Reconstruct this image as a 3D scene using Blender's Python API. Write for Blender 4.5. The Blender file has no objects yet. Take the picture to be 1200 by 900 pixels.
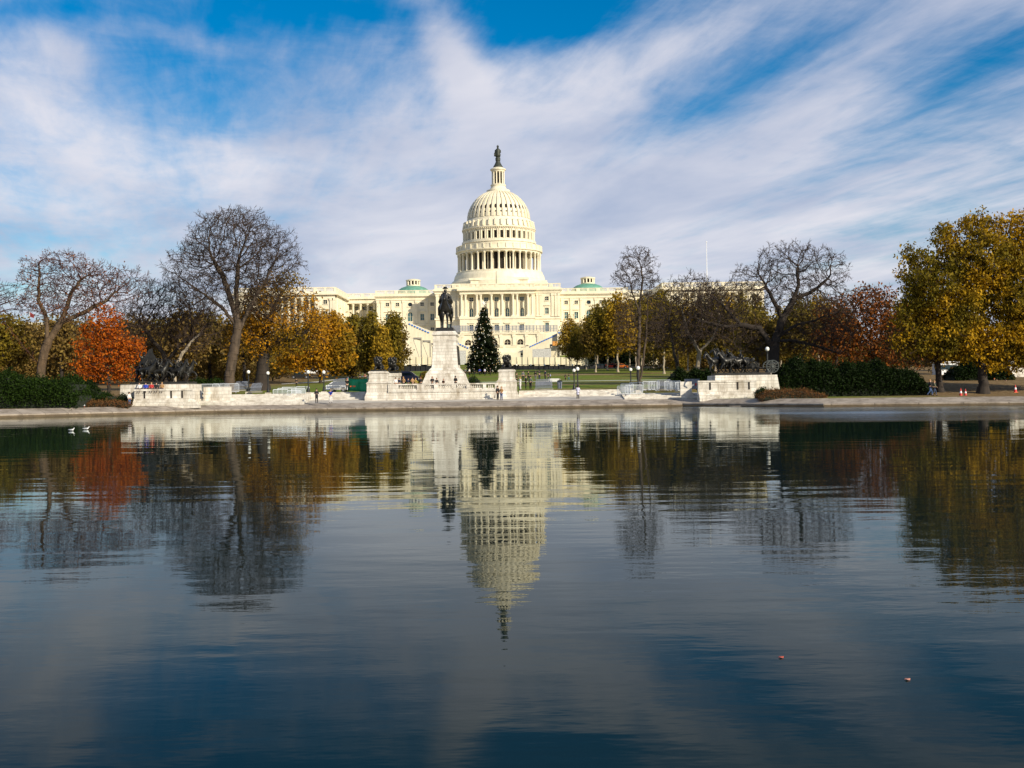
import bpy, bmesh, math, random
import numpy as np
from mathutils import Vector, Matrix, kdtree
R = math.radians
PI = math.pi
scene = bpy.context.scene
COL = scene.collection
# ---------------------------------------------------------------- survey of the photograph
F = 1334.0            # focal length in photo pixels (1200 wide)
H = 2.35              # eye height above the water
HOR = 456.0           # horizon row once the small camera roll is taken out
ROLL = 0.0131
def unroll(x, y):
    return x - (y - 450) * ROLL, y + (x - 600) * ROLL
def P(x, y, Y):
    a, b = unroll(x, y)
    return Vector(((a - 600) * Y / F, Y, H + (HOR - b) * Y / F))
def XX(x, Y, y=440): return P(x, y, Y).x
def ZZ(y, Y, x=600): return P(x, y, Y).z
PROF = [(-50, .9), (139, .9), (141, .95), (150, 1.9), (160, 2.55), (168, 2.8), (230, 4.2), (330, 7.9), (374, 8.7), (392, 10.0), (440, 11.6), (458, 13), (480, 18.5), (560, 20), (700, 21), (4000, 22)]
def ground(Y):
    for (a, za), (b, zb) in zip(PROF, PROF[1:]):
        if Y <= b: return za + (zb - za) * (Y - a) / (b - a)
    return 22
SHORE = [(-900, 80), (XX(-300, 106, 480), 106), (XX(0, 121, 480), 121), (XX(255, 136, 480), 136), (XX(800, 136, 480), 136), (XX(965, 121, 480), 121), (XX(1500, 112, 480), 112), (900, 80)]
def shore(X):
    for (a, ya), (b, yb) in zip(SHORE, SHORE[1:]):
        if X <= b: return ya + (yb - ya) * (X - a) / (b - a)
    return 80
# ---------------------------------------------------------------- tagging
def tag(o, label=None, cat=None, group=None, kind=None):
    if label: o['label'] = label
    if cat: o['category'] = cat
    if group: o['group'] = group
    if kind: o['kind'] = kind
    return o
def thing(name, label, cat, loc=(0, 0, 0), rz=0, group=None):
    o = bpy.data.objects.new(name, None); COL.objects.link(o)
    o.location = loc; o.rotation_euler = (0, 0, rz); o.empty_display_size = .3
    return tag(o, label, cat, group)
def copy_tree(o, parent=None):
    c = o.copy(); COL.objects.link(c)
    if parent is not None: c.parent = parent
    for ch in list(o.children): copy_tree(ch, c)
    return c
# ---------------------------------------------------------------- mesh builder
class MB:
    def __init__(s): s.v = []; s.f = []
    def add(s, vs, fs):
        n = len(s.v); s.v += [tuple(p) for p in vs]; s.f += [tuple(i + n for i in q) for q in fs]; return s
    def box(s, x0, x1, y0, y1, z0, z1):
        if x0 > x1: x0, x1 = x1, x0
        if y0 > y1: y0, y1 = y1, y0
        if z0 > z1: z0, z1 = z1, z0
        vs = [(x0, y0, z0), (x1, y0, z0), (x1, y1, z0), (x0, y1, z0), (x0, y0, z1), (x1, y0, z1), (x1, y1, z1), (x0, y1, z1)]
        return s.add(vs, [(0, 3, 2, 1), (4, 5, 6, 7), (0, 1, 5, 4), (1, 2, 6, 5), (2, 3, 7, 6), (3, 0, 4, 7)])
    def frus(s, a, b):
        """a, b = (x0,x1,y0,y1,z) bottom and top rectangles"""
        vs = [(a[0], a[2], a[4]), (a[1], a[2], a[4]), (a[1], a[3], a[4]), (a[0], a[3], a[4]), (b[0], b[2], b[4]), (b[1], b[2], b[4]), (b[1], b[3], b[4]), (b[0], b[3], b[4])]
        return s.add(vs, [(0, 3, 2, 1), (4, 5, 6, 7), (0, 1, 5, 4), (1, 2, 6, 5), (2, 3, 7, 6), (3, 0, 4, 7)])
    def stack(s, cx, cy, prof):
        """prof = [(half x, half y, z)...] going up"""
        for (a, b, z), (c, d, w) in zip(prof, prof[1:]):
            if w - z < 1e-6: continue
            s.frus((cx - a, cx + a, cy - b, cy + b, z), (cx - c, cx + c, cy - d, cy + d, w))
        return s
    def lathe(s, cx, cy, prof, n=32, caps=True, a0=0):
        base = len(s.v)
        for r, z in prof:
            for i in range(n):
                t = 2 * PI * i / n + a0
                s.v.append((cx + r * math.cos(t), cy + r * math.sin(t), z))
        for k in range(len(prof) - 1):
            for i in range(n):
                j = (i + 1) % n
                s.f.append((base + k * n + i, base + k * n + j, base + (k + 1) * n + j, base + (k + 1) * n + i))
        if caps:
            s.f.append(tuple(base + i for i in reversed(range(n))))
            m = base + (len(prof) - 1) * n
            s.f.append(tuple(m + i for i in range(n)))
        return s
    def prism(s, poly, y0, y1):
        """poly [(x,z)] extruded along y"""
        n = len(poly)
        ar = sum(poly[i][0] * poly[(i + 1) % n][1] - poly[(i + 1) % n][0] * poly[i][1] for i in range(n))
        if ar < 0: poly = poly[::-1]
        vs = [(x, y0, z) for x, z in poly] + [(x, y1, z) for x, z in poly]
        fs = [tuple(range(n)), tuple(reversed(range(n, 2 * n)))] + [((i + 1) % n, i, i + n, (i + 1) % n + n) for i in range(n)]
        return s.add(vs, fs)
    def cyl(s, a, b, r0, r1=None, n=8):
        if r1 is None: r1 = r0
        a = Vector(a); b = Vector(b); d = (b - a)
        if d.length < 1e-6: return s
        d.normalize(); u = d.orthogonal().normalized(); w = d.cross(u)
        vs = []
        for c, r in ((a, r0), (b, r1)):
            for i in range(n):
                t = 2 * PI * i / n
                vs.append(c + (u * math.cos(t) + w * math.sin(t)) * r)
        return s.add(vs, [(i, (i + 1) % n, (i + 1) % n + n, i + n) for i in range(n)] + [tuple(reversed(range(n))), tuple(range(n, 2 * n))])
    def tube(s, pts, r, n=6):
        for a, b in zip(pts, pts[1:]): s.cyl(a, b, r, r, n)
        return s
    def ball(s, c, rx, ry=None, rz=None, n=12, m=8):
        ry = ry or rx; rz = rz or rx
        vs = [(c[0], c[1], c[2] - rz)]
        for k in range(1, m):
            p = PI * k / m - PI / 2
            for i in range(n):
                t = 2 * PI * i / n
                vs.append((c[0] + rx * math.cos(p) * math.cos(t), c[1] + ry * math.cos(p) * math.sin(t), c[2] + rz * math.sin(p)))
        vs.append((c[0], c[1], c[2] + rz))
        fs = [(0, 1 + (i + 1) % n, 1 + i) for i in range(n)]
        for k in range(m - 2):
            for i in range(n):
                a = 1 + k * n + i; b = 1 + k * n + (i + 1) % n
                fs.append((a, b, b + n, a + n))
        e = len(vs) - 1
        fs += [(1 + (m - 2) * n + i, 1 + (m - 2) * n + (i + 1) % n, e) for i in range(n)]
        return s.add(vs, fs)
    def wall(s, mp, u0, u1, v0, v1, holes, depth):
        """a wall skin with real openings; mp(u, v, d) -> point, d = inwards"""
        us = sorted({u0, u1, *[h[0] for h in holes], *[h[1] for h in holes]})
        vs = sorted({v0, v1, *[h[2] for h in holes], *[h[3] for h in holes]})
        for a, b in zip(us, us[1:]):
            for c, d in zip(vs, vs[1:]):
                mu = (a + b) / 2; mv = (c + d) / 2
                if any(h[0] < mu < h[1] and h[2] < mv < h[3] for h in holes): continue
                s.add([mp(a, c, 0), mp(b, c, 0), mp(b, d, 0), mp(a, d, 0)], [(0, 1, 2, 3)])
        for a, b, c, d in holes:
            q = [mp(a, c, 0), mp(b, c, 0), mp(b, d, 0), mp(a, d, 0)]; w = [mp(a, c, depth), mp(b, c, depth), mp(b, d, depth), mp(a, d, depth)]
            s.add(q + w, [(0, 4, 5, 1), (1, 5, 6, 2), (2, 6, 7, 3), (3, 7, 4, 0)])
        return s
    def mesh(s, name, off=(0, 0, 0), smooth=False):
        me = bpy.data.meshes.new(name)
        o = Vector(off)
        me.from_pydata([(v[0] - o.x, v[1] - o.y, v[2] - o.z) for v in s.v], [], s.f)
        me.update()
        if smooth: me.polygons.foreach_set('use_smooth', [True] * len(me.polygons))
        return me
    def build(s, name, mat, parent=None, smooth=False, world=True):
        off = (0, 0, 0)
        if parent is not None and world:
            off = Vector((0, 0, 0)); q = parent
            while q is not None: off += q.location; q = q.parent
        o = bpy.data.objects.new(name, s.mesh(name, off, smooth)); COL.objects.link(o)
        if mat: o.data.materials.append(mat)
        if parent is not None: o.parent = parent
        return o
def np_mesh(name, V, Fq, mat, parent=None, smooth=False, off=None):
    """fast quad mesh from arrays"""
    V = np.asarray(V, dtype=np.float32)
    if off is not None: V = V - np.array(off, dtype=np.float32)
    me = bpy.data.meshes.new(name)
    nf = len(Fq); k = Fq.shape[1]
    me.vertices.add(len(V)); me.vertices.foreach_set('co', V.ravel())
    me.loops.add(nf * k); me.loops.foreach_set('vertex_index', Fq.astype(np.int32).ravel())
    me.polygons.add(nf); me.polygons.foreach_set('loop_start', np.arange(0, nf * k, k, dtype=np.int32))
    try: me.polygons.foreach_set('loop_total', np.full(nf, k, dtype=np.int32))
    except Exception: pass
    if smooth: me.polygons.foreach_set('use_smooth', np.ones(nf, dtype=bool))
    me.update(calc_edges=True); me.validate()
    if mat: me.materials.append(mat)
    o = bpy.data.objects.new(name, me); COL.objects.link(o)
    if parent is not None: o.parent = parent
    return o
# ---------------------------------------------------------------- materials
def new_mat(name):
    m = bpy.data.materials.new(name); m.use_nodes = True
    nt = m.node_tree
    return m, nt, nt.nodes['Principled BSDF']
def noise(nt, scale, detail=4, rough=.6, vec=None, dim='3D'):
    n = nt.nodes.new('ShaderNodeTexNoise'); n.inputs['Scale'].default_value = scale; n.inputs['Detail'].default_value = detail
    n.inputs['Roughness'].default_value = rough
    if vec is not None: nt.links.new(vec, n.inputs['Vector'])
    return n
def ramp(nt, fac, stops):
    r = nt.nodes.new('ShaderNodeValToRGB'); e = r.color_ramp.elements
    e[0].position = stops[0][0]; e[0].color = (*stops[0][1], 1)
    e[1].position = stops[-1][0]; e[1].color = (*stops[-1][1], 1)
    for p, c in stops[1:-1]:
        q = e.new(p); q.color = (*c, 1)
    nt.links.new(fac, r.inputs['Fac']); return r
def coords(nt, kind='Object', scale=(1, 1, 1)):
    t = nt.nodes.new('ShaderNodeTexCoord'); m = nt.nodes.new('ShaderNodeMapping'); m.inputs['Scale'].default_value = scale
    nt.links.new(t.outputs[kind], m.inputs['Vector']); return m.outputs['Vector']
def M(name, c, rough=.7, var=.12, scale=2., metal=0, bump=0, spec=.5, streak=1.):
    m, nt, b = new_mat(name)
    v = coords(nt, 'Object', (1, 1, streak))
    n = noise(nt, scale, 5, .65, v)
    lo = tuple(max(0, x * (1 - var * 1.6)) for x in c); hi = tuple(min(1, x * (1 + var)) for x in c)
    r = ramp(nt, n.outputs['Fac'], [(.3, lo), (.52, c), (.72, hi)])
    nt.links.new(r.outputs['Color'], b.inputs['Base Color'])
    b.inputs['Roughness'].default_value = rough; b.inputs['Metallic'].default_value = metal
    b.inputs['Specular IOR Level'].default_value = spec
    if bump:
        n2 = noise(nt, scale * 4, 5, .6, v)
        bp = nt.nodes.new('ShaderNodeBump'); bp.inputs['Strength'].default_value = .6; bp.inputs['Distance'].default_value = bump
        nt.links.new(n2.outputs['Fac'], bp.inputs['Height']); nt.links.new(bp.outputs['Normal'], b.inputs['Normal'])
    return m
def leafmat(name, cols, trans=.35, rough=.6, patch=None):
    m, nt, b = new_mat(name)
    g = nt.nodes.new('ShaderNodeNewGeometry')
    n = len(cols)
    r = ramp(nt, g.outputs['Random Per Island'], [(i / (n - 1), c) for i, c in enumerate(cols)])
    col = r.outputs['Color']
    if patch:
        v = coords(nt, 'Object'); nn = noise(nt, patch[0], 2, .5, v)
        rr = ramp(nt, nn.outputs['Fac'], [(.42, (0, 0, 0)), (.6, (1, 1, 1))])
        mx = nt.nodes.new('ShaderNodeMix'); mx.data_type = 'RGBA'; mx.blend_type = 'MIX'
        nt.links.new(rr.outputs['Color'], mx.inputs['Factor'])
        nt.links.new(col, mx.inputs[6]); mx.inputs[7].default_value = (*patch[1], 1)
        col = mx.outputs[2]
    nt.links.new(col, b.inputs['Base Color'])
    b.inputs['Roughness'].default_value = rough; b.inputs['Specular IOR Level'].default_value = .08
    t = nt.nodes.new('ShaderNodeBsdfTranslucent'); nt.links.new(col, t.inputs['Color'])
    mx = nt.nodes.new('ShaderNodeMixShader'); mx.inputs[0].default_value = trans
    nt.links.new(b.outputs[0], mx.inputs[1]); nt.links.new(t.outputs[0], mx.inputs[2])
    nt.links.new(mx.outputs[0], nt.nodes['Material Output'].inputs['Surface'])
    return m
def stone(name, c, stain, bl=1.6, bh=.5, mortar=.012, amount=.45, vscale=.3):
    """ashlar stone: joints, tonal change block to block, dark run-off stains"""
    m, nt, b = new_mat(name)
    t = nt.nodes.new('ShaderNodeTexCoord')
    sp = nt.nodes.new('ShaderNodeSeparateXYZ'); nt.links.new(t.outputs['Object'], sp.inputs[0])
    ad = nt.nodes.new('ShaderNodeMath'); ad.operation = 'ADD'; nt.links.new(sp.outputs[0], ad.inputs[0]); nt.links.new(sp.outputs[1], ad.inputs[1])
    cb = nt.nodes.new('ShaderNodeCombineXYZ'); nt.links.new(ad.outputs[0], cb.inputs[0]); nt.links.new(sp.outputs[2], cb.inputs[1])
    bt = nt.nodes.new('ShaderNodeTexBrick'); bt.inputs['Scale'].default_value = 1; bt.inputs['Brick Width'].default_value = bl; bt.inputs['Row Height'].default_value = bh
    bt.inputs['Mortar Size'].default_value = mortar; bt.inputs['Mortar Smooth'].default_value = .3
    bt.inputs['Color1'].default_value = (*[x * .84 for x in c], 1); bt.inputs['Color2'].default_value = (*[min(1, x * 1.08) for x in c], 1)
    bt.inputs['Mortar'].default_value = (*[x * .45 for x in c], 1)
    nt.links.new(cb.outputs[0], bt.inputs['Vector'])
    v = coords(nt, 'Object', (1, 1, vscale))
    n = noise(nt, .9, 7, .7, v)
    rr = ramp(nt, n.outputs['Fac'], [(.43, (0, 0, 0)), (.68, (amount,) * 3)])
    mx = nt.nodes.new('ShaderNodeMix'); mx.data_type = 'RGBA'
    nt.links.new(rr.outputs['Color'], mx.inputs['Factor']); nt.links.new(bt.outputs['Color'], mx.inputs[6]); mx.inputs[7].default_value = (*stain, 1)
    nt.links.new(mx.outputs[2], b.inputs['Base Color']); b.inputs['Roughness'].default_value = .75; b.inputs['Specular IOR Level'].default_value = .25
    n2 = noise(nt, 9, 4, .6, v); bp = nt.nodes.new('ShaderNodeBump'); bp.inputs['Strength'].default_value = .4; bp.inputs['Distance'].default_value = .02
    nt.links.new(n2.outputs['Fac'], bp.inputs['Height']); nt.links.new(bp.outputs['Normal'], b.inputs['Normal'])
    return m
m_cap = M('painted_sandstone', (.76, .685, .50), .7, .12, .35, streak=.4)
m_cap2 = M('marble_wing', (.76, .69, .51), .7, .12, .35, streak=.4)
m_iron = M('painted_cast_iron', (.76, .685, .50), .6, .12, .5, streak=.4)
m_roof = M('copper_green_roof', (.13, .32, .23), .6, .2, .6)
m_glass = M('dark_window_glass', (.012, .03, .035), .12, .3, .5)
m_glassb = M('blue_green_window_glass', (.05, .13, .14), .12, .3, .4)
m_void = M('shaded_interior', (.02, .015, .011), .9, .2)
m_bronze = M('dark_bronze', (.035, .033, .028), .38, .4, 3, metal=.5, bump=.01)
m_green_bronze = M('weathered_bronze', (.035, .04, .025), .6, .3, 1)
m_marb = stone('white_marble', (.72, .675, .59), (.26, .21, .145), 1.5, .42, .02, .85)
m_marb2 = stone('worn_marble_steps', (.70, .665, .59), (.27, .225, .17), 2.2, 9, .012, .8, 1.5)
m_cope = stone('granite_coping', (.37, .315, .255), (.15, .12, .09), 3.4, 30, .06, .9, 1)
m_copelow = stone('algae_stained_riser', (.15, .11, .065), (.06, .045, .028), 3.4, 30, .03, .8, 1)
m_pave = M('promenade_paving', (.46, .42, .36), .85, .18, .5)
m_path = M('concrete_path', (.62, .58, .50), .85, .12, .6)
m_ply = M('cream_plywood_boards', (.74, .66, .47), .8, .1, 1.2, streak=.2)
m_plywhite = M('white_plywood', (.80, .77, .68), .8, .08, .8)
m_gray = M('grey_scaffold_planks', (.25, .23, .2), .8, .3, 1)
m_steel = M('galvanised_steel', (.25, .27, .31), .45, .15, 3, metal=.3)
m_blue = M('blue_tape', (.02, .17, .62), .6, .05)
m_orange = M('orange_plastic', (.75, .13, .02), .5, .1)
m_red = M('red_plastic', (.6, .03, .02), .5, .1)
m_white = M('white_paint', (.8, .8, .78), .5, .05)
m_black = M('black_iron', (.012, .013, .013), .5, .2)
m_globe = M('white_glass_globe', (.85, .83, .74), .25, .03)
m_dark = M('dark_screen_cloth', (.012, .014, .016), .9, .3, 2)
m_tarp = M('green_tarpaulin', (.0, .27, .10), .5, .18, 1.5, bump=.05)
m_rubber = M('tyre_rubber', (.015, .015, .015), .8, .1)
m_bark = M('grey_brown_bark', (.075, .052, .033), .9, .4, 2.5, bump=.06, streak=.25)
m_barkd = M('dark_bark', (.028, .02, .014), .9, .3, 2.5, bump=.06, streak=.25)
m_barkl = M('pale_bark', (.34, .28, .2), .9, .25, 2.5, bump=.04, streak=.25)
m_barkf = M('fissured_bark', (.10, .065, .035), .9, .4, 2.2, bump=.1, streak=.2)
m_twig = M('fine_twigs', (.045, .027, .017), .9, .25, 1)
m_twigr = M('reddish_twigs', (.07, .028, .02), .9, .25, 1)
# ---- sky layout (photo survey units: x, y, half widths, strength, tilt)
BLOBS = [(160, 60, 110, 50, -.12), (320, 120, 110, 50, -.14), (60, 0, 100, 22, -.12), (400, 20, 130, 50, -.14), (650, 10, 85, 60, -.20), (535, 60, 30, 90, .24, .4), (240, 45, 60, 16, .12, -.3), (80, 50, 40, 20, .12, -.6), (260, 10, 240, 34, -.09),
         (100, 190, 220, 70, .08, -.3), (640, 260, 280, 100, .12, .2), (860, 110, 150, 24, -.14, .5), (1150, 80, 130, 50, -.14, .4), (560, 170, 160, 60, .06), (860, 20, 160, 30, .08, .5), (20, 300, 140, 60, -.12), (1150, 240, 150, 30, -.06, .3), (700, 110, 70, 40, .08, .8)]
SKYV = .95
CV = (.30, .67)
CL = ((.41, .46, .60), (.70, .69, .75))
EXPO = 0.17
# ================================================================ setting: ground, water, coping
def build_ground():
    Xs = sorted(set([-3000, -1500, -900] + list(np.linspace(-500, 500, 81)) + [900, 1500, 3000] + [p[0] for p in SHORE]))
    Ys = [141, 145, 150, 155, 160, 168, 185, 205, 230, 260, 300, 330, 352, 374, 392, 416, 440, 458, 480, 520, 560, 700, 1200, 3900]
    V = []; Fq = []
    for X in Xs:
        s = shore(max(-890, min(890, X))) + 3.0
        V.append((X, s, .885))
        for Y in Ys: V.append((X, Y, ground(Y)))
    n = len(Ys) + 1
    for i in range(len(Xs) - 1):
        for j in range(n - 1):
            Fq.append((i * n + j, (i + 1) * n + j, (i + 1) * n + j + 1, i * n + j + 1))
    m, nt, b = new_mat('lawn_and_leaf_litter')
    v = coords(nt, 'Object', (1, 1, 1)); v2 = coords(nt, 'Object', (.25, 1, 1))
    n1 = noise(nt, .09, 6, .6, v2); n2 = noise(nt, 1.7, 6, .7, v)
    r1 = ramp(nt, n2.outputs['Fac'], [(.3, (.065, .10, .010)), (.5, (.13, .18, .018)), (.7, (.2, .22, .035))])
    r2 = ramp(nt, n2.outputs['Fac'], [(.3, (.08, .05, .02)), (.5, (.19, .125, .055)), (.7, (.28, .2, .1))])
    rm = ramp(nt, n1.outputs['Fac'], [(.48, (0, 0, 0)), (.62, (1, 1, 1))])
    # bare leaf-strewn soil under the trees on both flanks and close to the pool
    sp = nt.nodes.new('ShaderNodeSeparateXYZ'); nt.links.new(v, sp.inputs[0])
    ab = nt.nodes.new('ShaderNodeMath'); ab.operation = 'ABSOLUTE'
    sh = nt.nodes.new('ShaderNodeMath'); sh.operation = 'ADD'; sh.inputs[1].default_value = -2; nt.links.new(sp.outputs[0], sh.inputs[0]); nt.links.new(sh.outputs[0], ab.inputs[0])
    mr = nt.nodes.new('ShaderNodeMapRange'); mr.inputs['From Min'].default_value = 34; mr.inputs['From Max'].default_value = 48
    nt.links.new(ab.outputs[0], mr.inputs['Value'])
    mxx = nt.nodes.new('ShaderNodeMath'); mxx.operation = 'MAXIMUM'; nt.links.new(rm.outputs['Color'], mxx.inputs[0]); nt.links.new(mr.outputs[0], mxx.inputs[1])
    mx = nt.nodes.new('ShaderNodeMix'); mx.data_type = 'RGBA'
    nt.links.new(mxx.outputs[0], mx.inputs['Factor']); nt.links.new(r1.outputs['Color'], mx.inputs[6]); nt.links.new(r2.outputs['Color'], mx.inputs[7])
    nt.links.new(mx.outputs[2], b.inputs['Base Color']); b.inputs['Roughness'].default_value = .95; b.inputs['Specular IOR Level'].default_value = .1
    o = np_mesh('ground', np.array(V), np.array(Fq), m)
    tag(o, kind='structure')
build_ground()

def water():
    m, nt, b = new_mat('pool_water')
    b.inputs['Base Color'].default_value = (.008, .014, .016, 1); b.inputs['Roughness'].default_value = .015
    b.inputs['IOR'].default_value = 1.33; b.inputs['Specular IOR Level'].default_value = .34
    # shallow pool floor tone: slightly brown-green patches
    v0 = coords(nt, 'Object', (.6, 1, 1)); n0 = noise(nt, .12, 4, .6, v0)
    r0 = ramp(nt, n0.outputs['Fac'], [(.35, (.003, .011, .014)), (.65, (.009, .017, .013))])
    nt.links.new(r0.outputs['Color'], b.inputs['Base Color'])
    va = coords(nt, 'Object', (.30, 1, 1)); vb = coords(nt, 'Object', (.42, 1.0, 1))
    n1 = noise(nt, 1.0, 1.6, .45, va); n2 = noise(nt, 4.2, 2, .5, vb); n3 = noise(nt, .28, 2, .5, va)
    # breeze patches
    vp = coords(nt, 'Object', (.35, 1, 1)); n4 = noise(nt, .06, 3, .5, vp)
    r4 = ramp(nt, n4.outputs['Fac'], [(.33, (.3,) * 3), (.66, (1.45,) * 3)])
    def mul(a, k):
        q = nt.nodes.new('ShaderNodeMath'); q.operation = 'MULTIPLY'; nt.links.new(a, q.inputs[0])
        if isinstance(k, float): q.inputs[1].default_value = k
        else: nt.links.new(k, q.inputs[1])
        return q.outputs[0]
    def add(a, c):
        q = nt.nodes.new('ShaderNodeMath'); q.operation = 'ADD'; nt.links.new(a, q.inputs[0]); nt.links.new(c, q.inputs[1]); return q.outputs[0]
    # a wind-ruffled strip along the far right bank
    t = nt.nodes.new('ShaderNodeTexCoord'); sp = nt.nodes.new('ShaderNodeSeparateXYZ'); nt.links.new(t.outputs['Object'], sp.inputs[0])
    def mr(o, a, c2, lo, hi):
        q = nt.nodes.new('ShaderNodeMapRange'); q.interpolation_type = 'SMOOTHSTEP'; nt.links.new(o, q.inputs['Value'])
        q.inputs['From Min'].default_value = a; q.inputs['From Max'].default_value = c2; q.inputs['To Min'].default_value = lo; q.inputs['To Max'].default_value = hi
        return q.outputs[0]
    strip = mul(mr(sp.outputs[0], 16., 24., 0., 1.), mr(sp.outputs[1], 70., 74., 0., 1.))
    n5 = noise(nt, 2.6, 3, .55, vb); near = mr(sp.outputs[1], 30., 14., .15, 1.)
    h = add(add(mul(n1.outputs['Fac'], .0082), mul(n2.outputs['Fac'], .0009)), mul(n3.outputs['Fac'], .014))
    h = add(mul(h, r4.outputs['Color']), add(mul(mul(n2.outputs['Fac'], strip), .011), mul(mul(n5.outputs['Fac'], near), mul(r4.outputs['Color'], .0034))))
    bp = nt.nodes.new('ShaderNodeBump'); bp.inputs['Strength'].default_value = 1; bp.inputs['Distance'].default_value = 1.0
    nt.links.new(h, bp.inputs['Height'])
    fr = nt.nodes.new('ShaderNodeFresnel'); fr.inputs['IOR'].default_value = 1.33; nt.links.new(bp.outputs['Normal'], fr.inputs['Normal'])
    pw = nt.nodes.new('ShaderNodeMath'); pw.operation = 'POWER'; nt.links.new(fr.outputs[0], pw.inputs[0]); pw.inputs[1].default_value = 1.5
    df = nt.nodes.new('ShaderNodeBsdfDiffuse'); nt.links.new(r0.outputs['Color'], df.inputs['Color'])
    gl = nt.nodes.new('ShaderNodeBsdfGlossy'); gl.inputs['Color'].default_value = (.95, 1, .98, 1); nt.links.new(add(mul(mul(strip, r4.outputs['Color']), .17), mr(sp.outputs[1], 60., 200., .012, .02)), gl.inputs['Roughness']); nt.links.new(bp.outputs['Normal'], gl.inputs['Normal'])
    ms = nt.nodes.new('ShaderNodeMixShader'); nt.links.new(pw.outputs[0], ms.inputs[0]); nt.links.new(df.outputs[0], ms.inputs[1]); nt.links.new(gl.outputs[0], ms.inputs[2])
    nt.links.new(ms.outputs[0], nt.nodes['Material Output'].inputs['Surface'])
    o = MB().add([(-900, -300, 0), (900, -300, 0), (900, 137, 0), (-900, 137, 0)], [(0, 1, 2, 3)]).build('water', m)
    tag(o, kind='structure')
water()

def coping():
    sec = [(-.0, -.6), (-.0, .37), (.25, .42), (3.0, .9), (3.0, .2)]
    def sweep(mb, sec):
        for (a, b) in zip(SHORE, SHORE[1:]):
            L = math.hypot(b[0] - a[0], b[1] - a[1]); n = max(1, int(L / 4))
            for k in range(n):
                xa = a[0] + (b[0] - a[0]) * k / n; ya = a[1] + (b[1] - a[1]) * k / n
                xb = a[0] + (b[0] - a[0]) * (k + 1) / n; yb = a[1] + (b[1] - a[1]) * (k + 1) / n
                j = random.uniform(-.006, .006)
                vs = [(xa, ya + t, z + j) for t, z in sec] + [(xb, yb + t, z + j) for t, z in sec]
                m = len(sec)
                mb.add(vs, [(i, i + m, i + m + 1, i + 1) for i in range(m - 1)])
    random.seed(4)
    mb = MB(); sweep(mb, sec); tag(mb.build('pool_coping', m_cope), kind='structure')
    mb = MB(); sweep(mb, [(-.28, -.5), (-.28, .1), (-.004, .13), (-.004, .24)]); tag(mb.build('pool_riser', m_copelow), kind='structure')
    # promenade in front of the memorial
    a = XX(120, 139); b_ = XX(880, 139)
    mb = MB(); mb.add([(XX(262, 139), 139.05, .915), (XX(792, 139), 139.05, .915), (b_ - 2, 147, 1.62), (a + 2, 147, 1.62)], [(0, 1, 2, 3)])
    tag(mb.build('promenade', m_pave), kind='structure')
    # boat slip cut into the coping on the right
    xa = XX(845, 134); xb = XX(879, 130)
    s = shore((xa + xb) / 2)
    mb = MB(); mb.add([(xa, shore(xa) - .32, .14), (xb, shore(xb) - .32, .14), (xb + 1, shore(xb) + 2.6, .93), (xa + 1, shore(xa) + 2.6, .93)], [(0, 1, 2, 3)])
    mb.box(xa, xb, s - .34, s - .3, -.2, .14)
    tag(mb.build('boat_ramp', M('dark_wet_slab', (.10, .085, .07), .5, .3)), kind='structure')
coping()
def strip(name, Y0, Y1, x0, x1, mat, dz=.03):
    mb = MB(); n = 6
    for k in range(n):
        a = Y0 + (Y1 - Y0) * k / n; b = Y0 + (Y1 - Y0) * (k + 1) / n
        mb.add([(x0, a, ground(a) + dz), (x1, a, ground(a) + dz), (x1, b, ground(b) + dz), (x0, b, ground(b) + dz)], [(0, 1, 2, 3)])
    return tag(mb.build(name, mat), kind='structure')
strip('path', 203, 207.5, XX(560, 205), XX(790, 205), m_path)
strip('road', 335, 352, -260, 260, M('asphalt', (.05, .05, .05), .9, .2, 1))
strip('path', 262, 266, XX(600, 264), XX(720, 264), M('tan_gravel_path', (.38, .27, .13), .9, .2, 1))
# a slanting tan path across the left lawn
mb = MB()
pa = [(XX(330, 215), 215), (XX(372, 235), 235), (XX(405, 262), 262), (XX(450, 300), 300)]
for (x0, y0), (x1, y1) in zip(pa, pa[1:]):
    mb.add([(x0, y0, ground(y0) + .06), (x0 + 1, y0 - 5, ground(y0 - 5) + .06), (x1 + 1, y1 - 5, ground(y1 - 5) + .06), (x1, y1, ground(y1) + .06)], [(0, 1, 2, 3)])
tag(mb.build('path', m_path), kind='structure')

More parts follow.
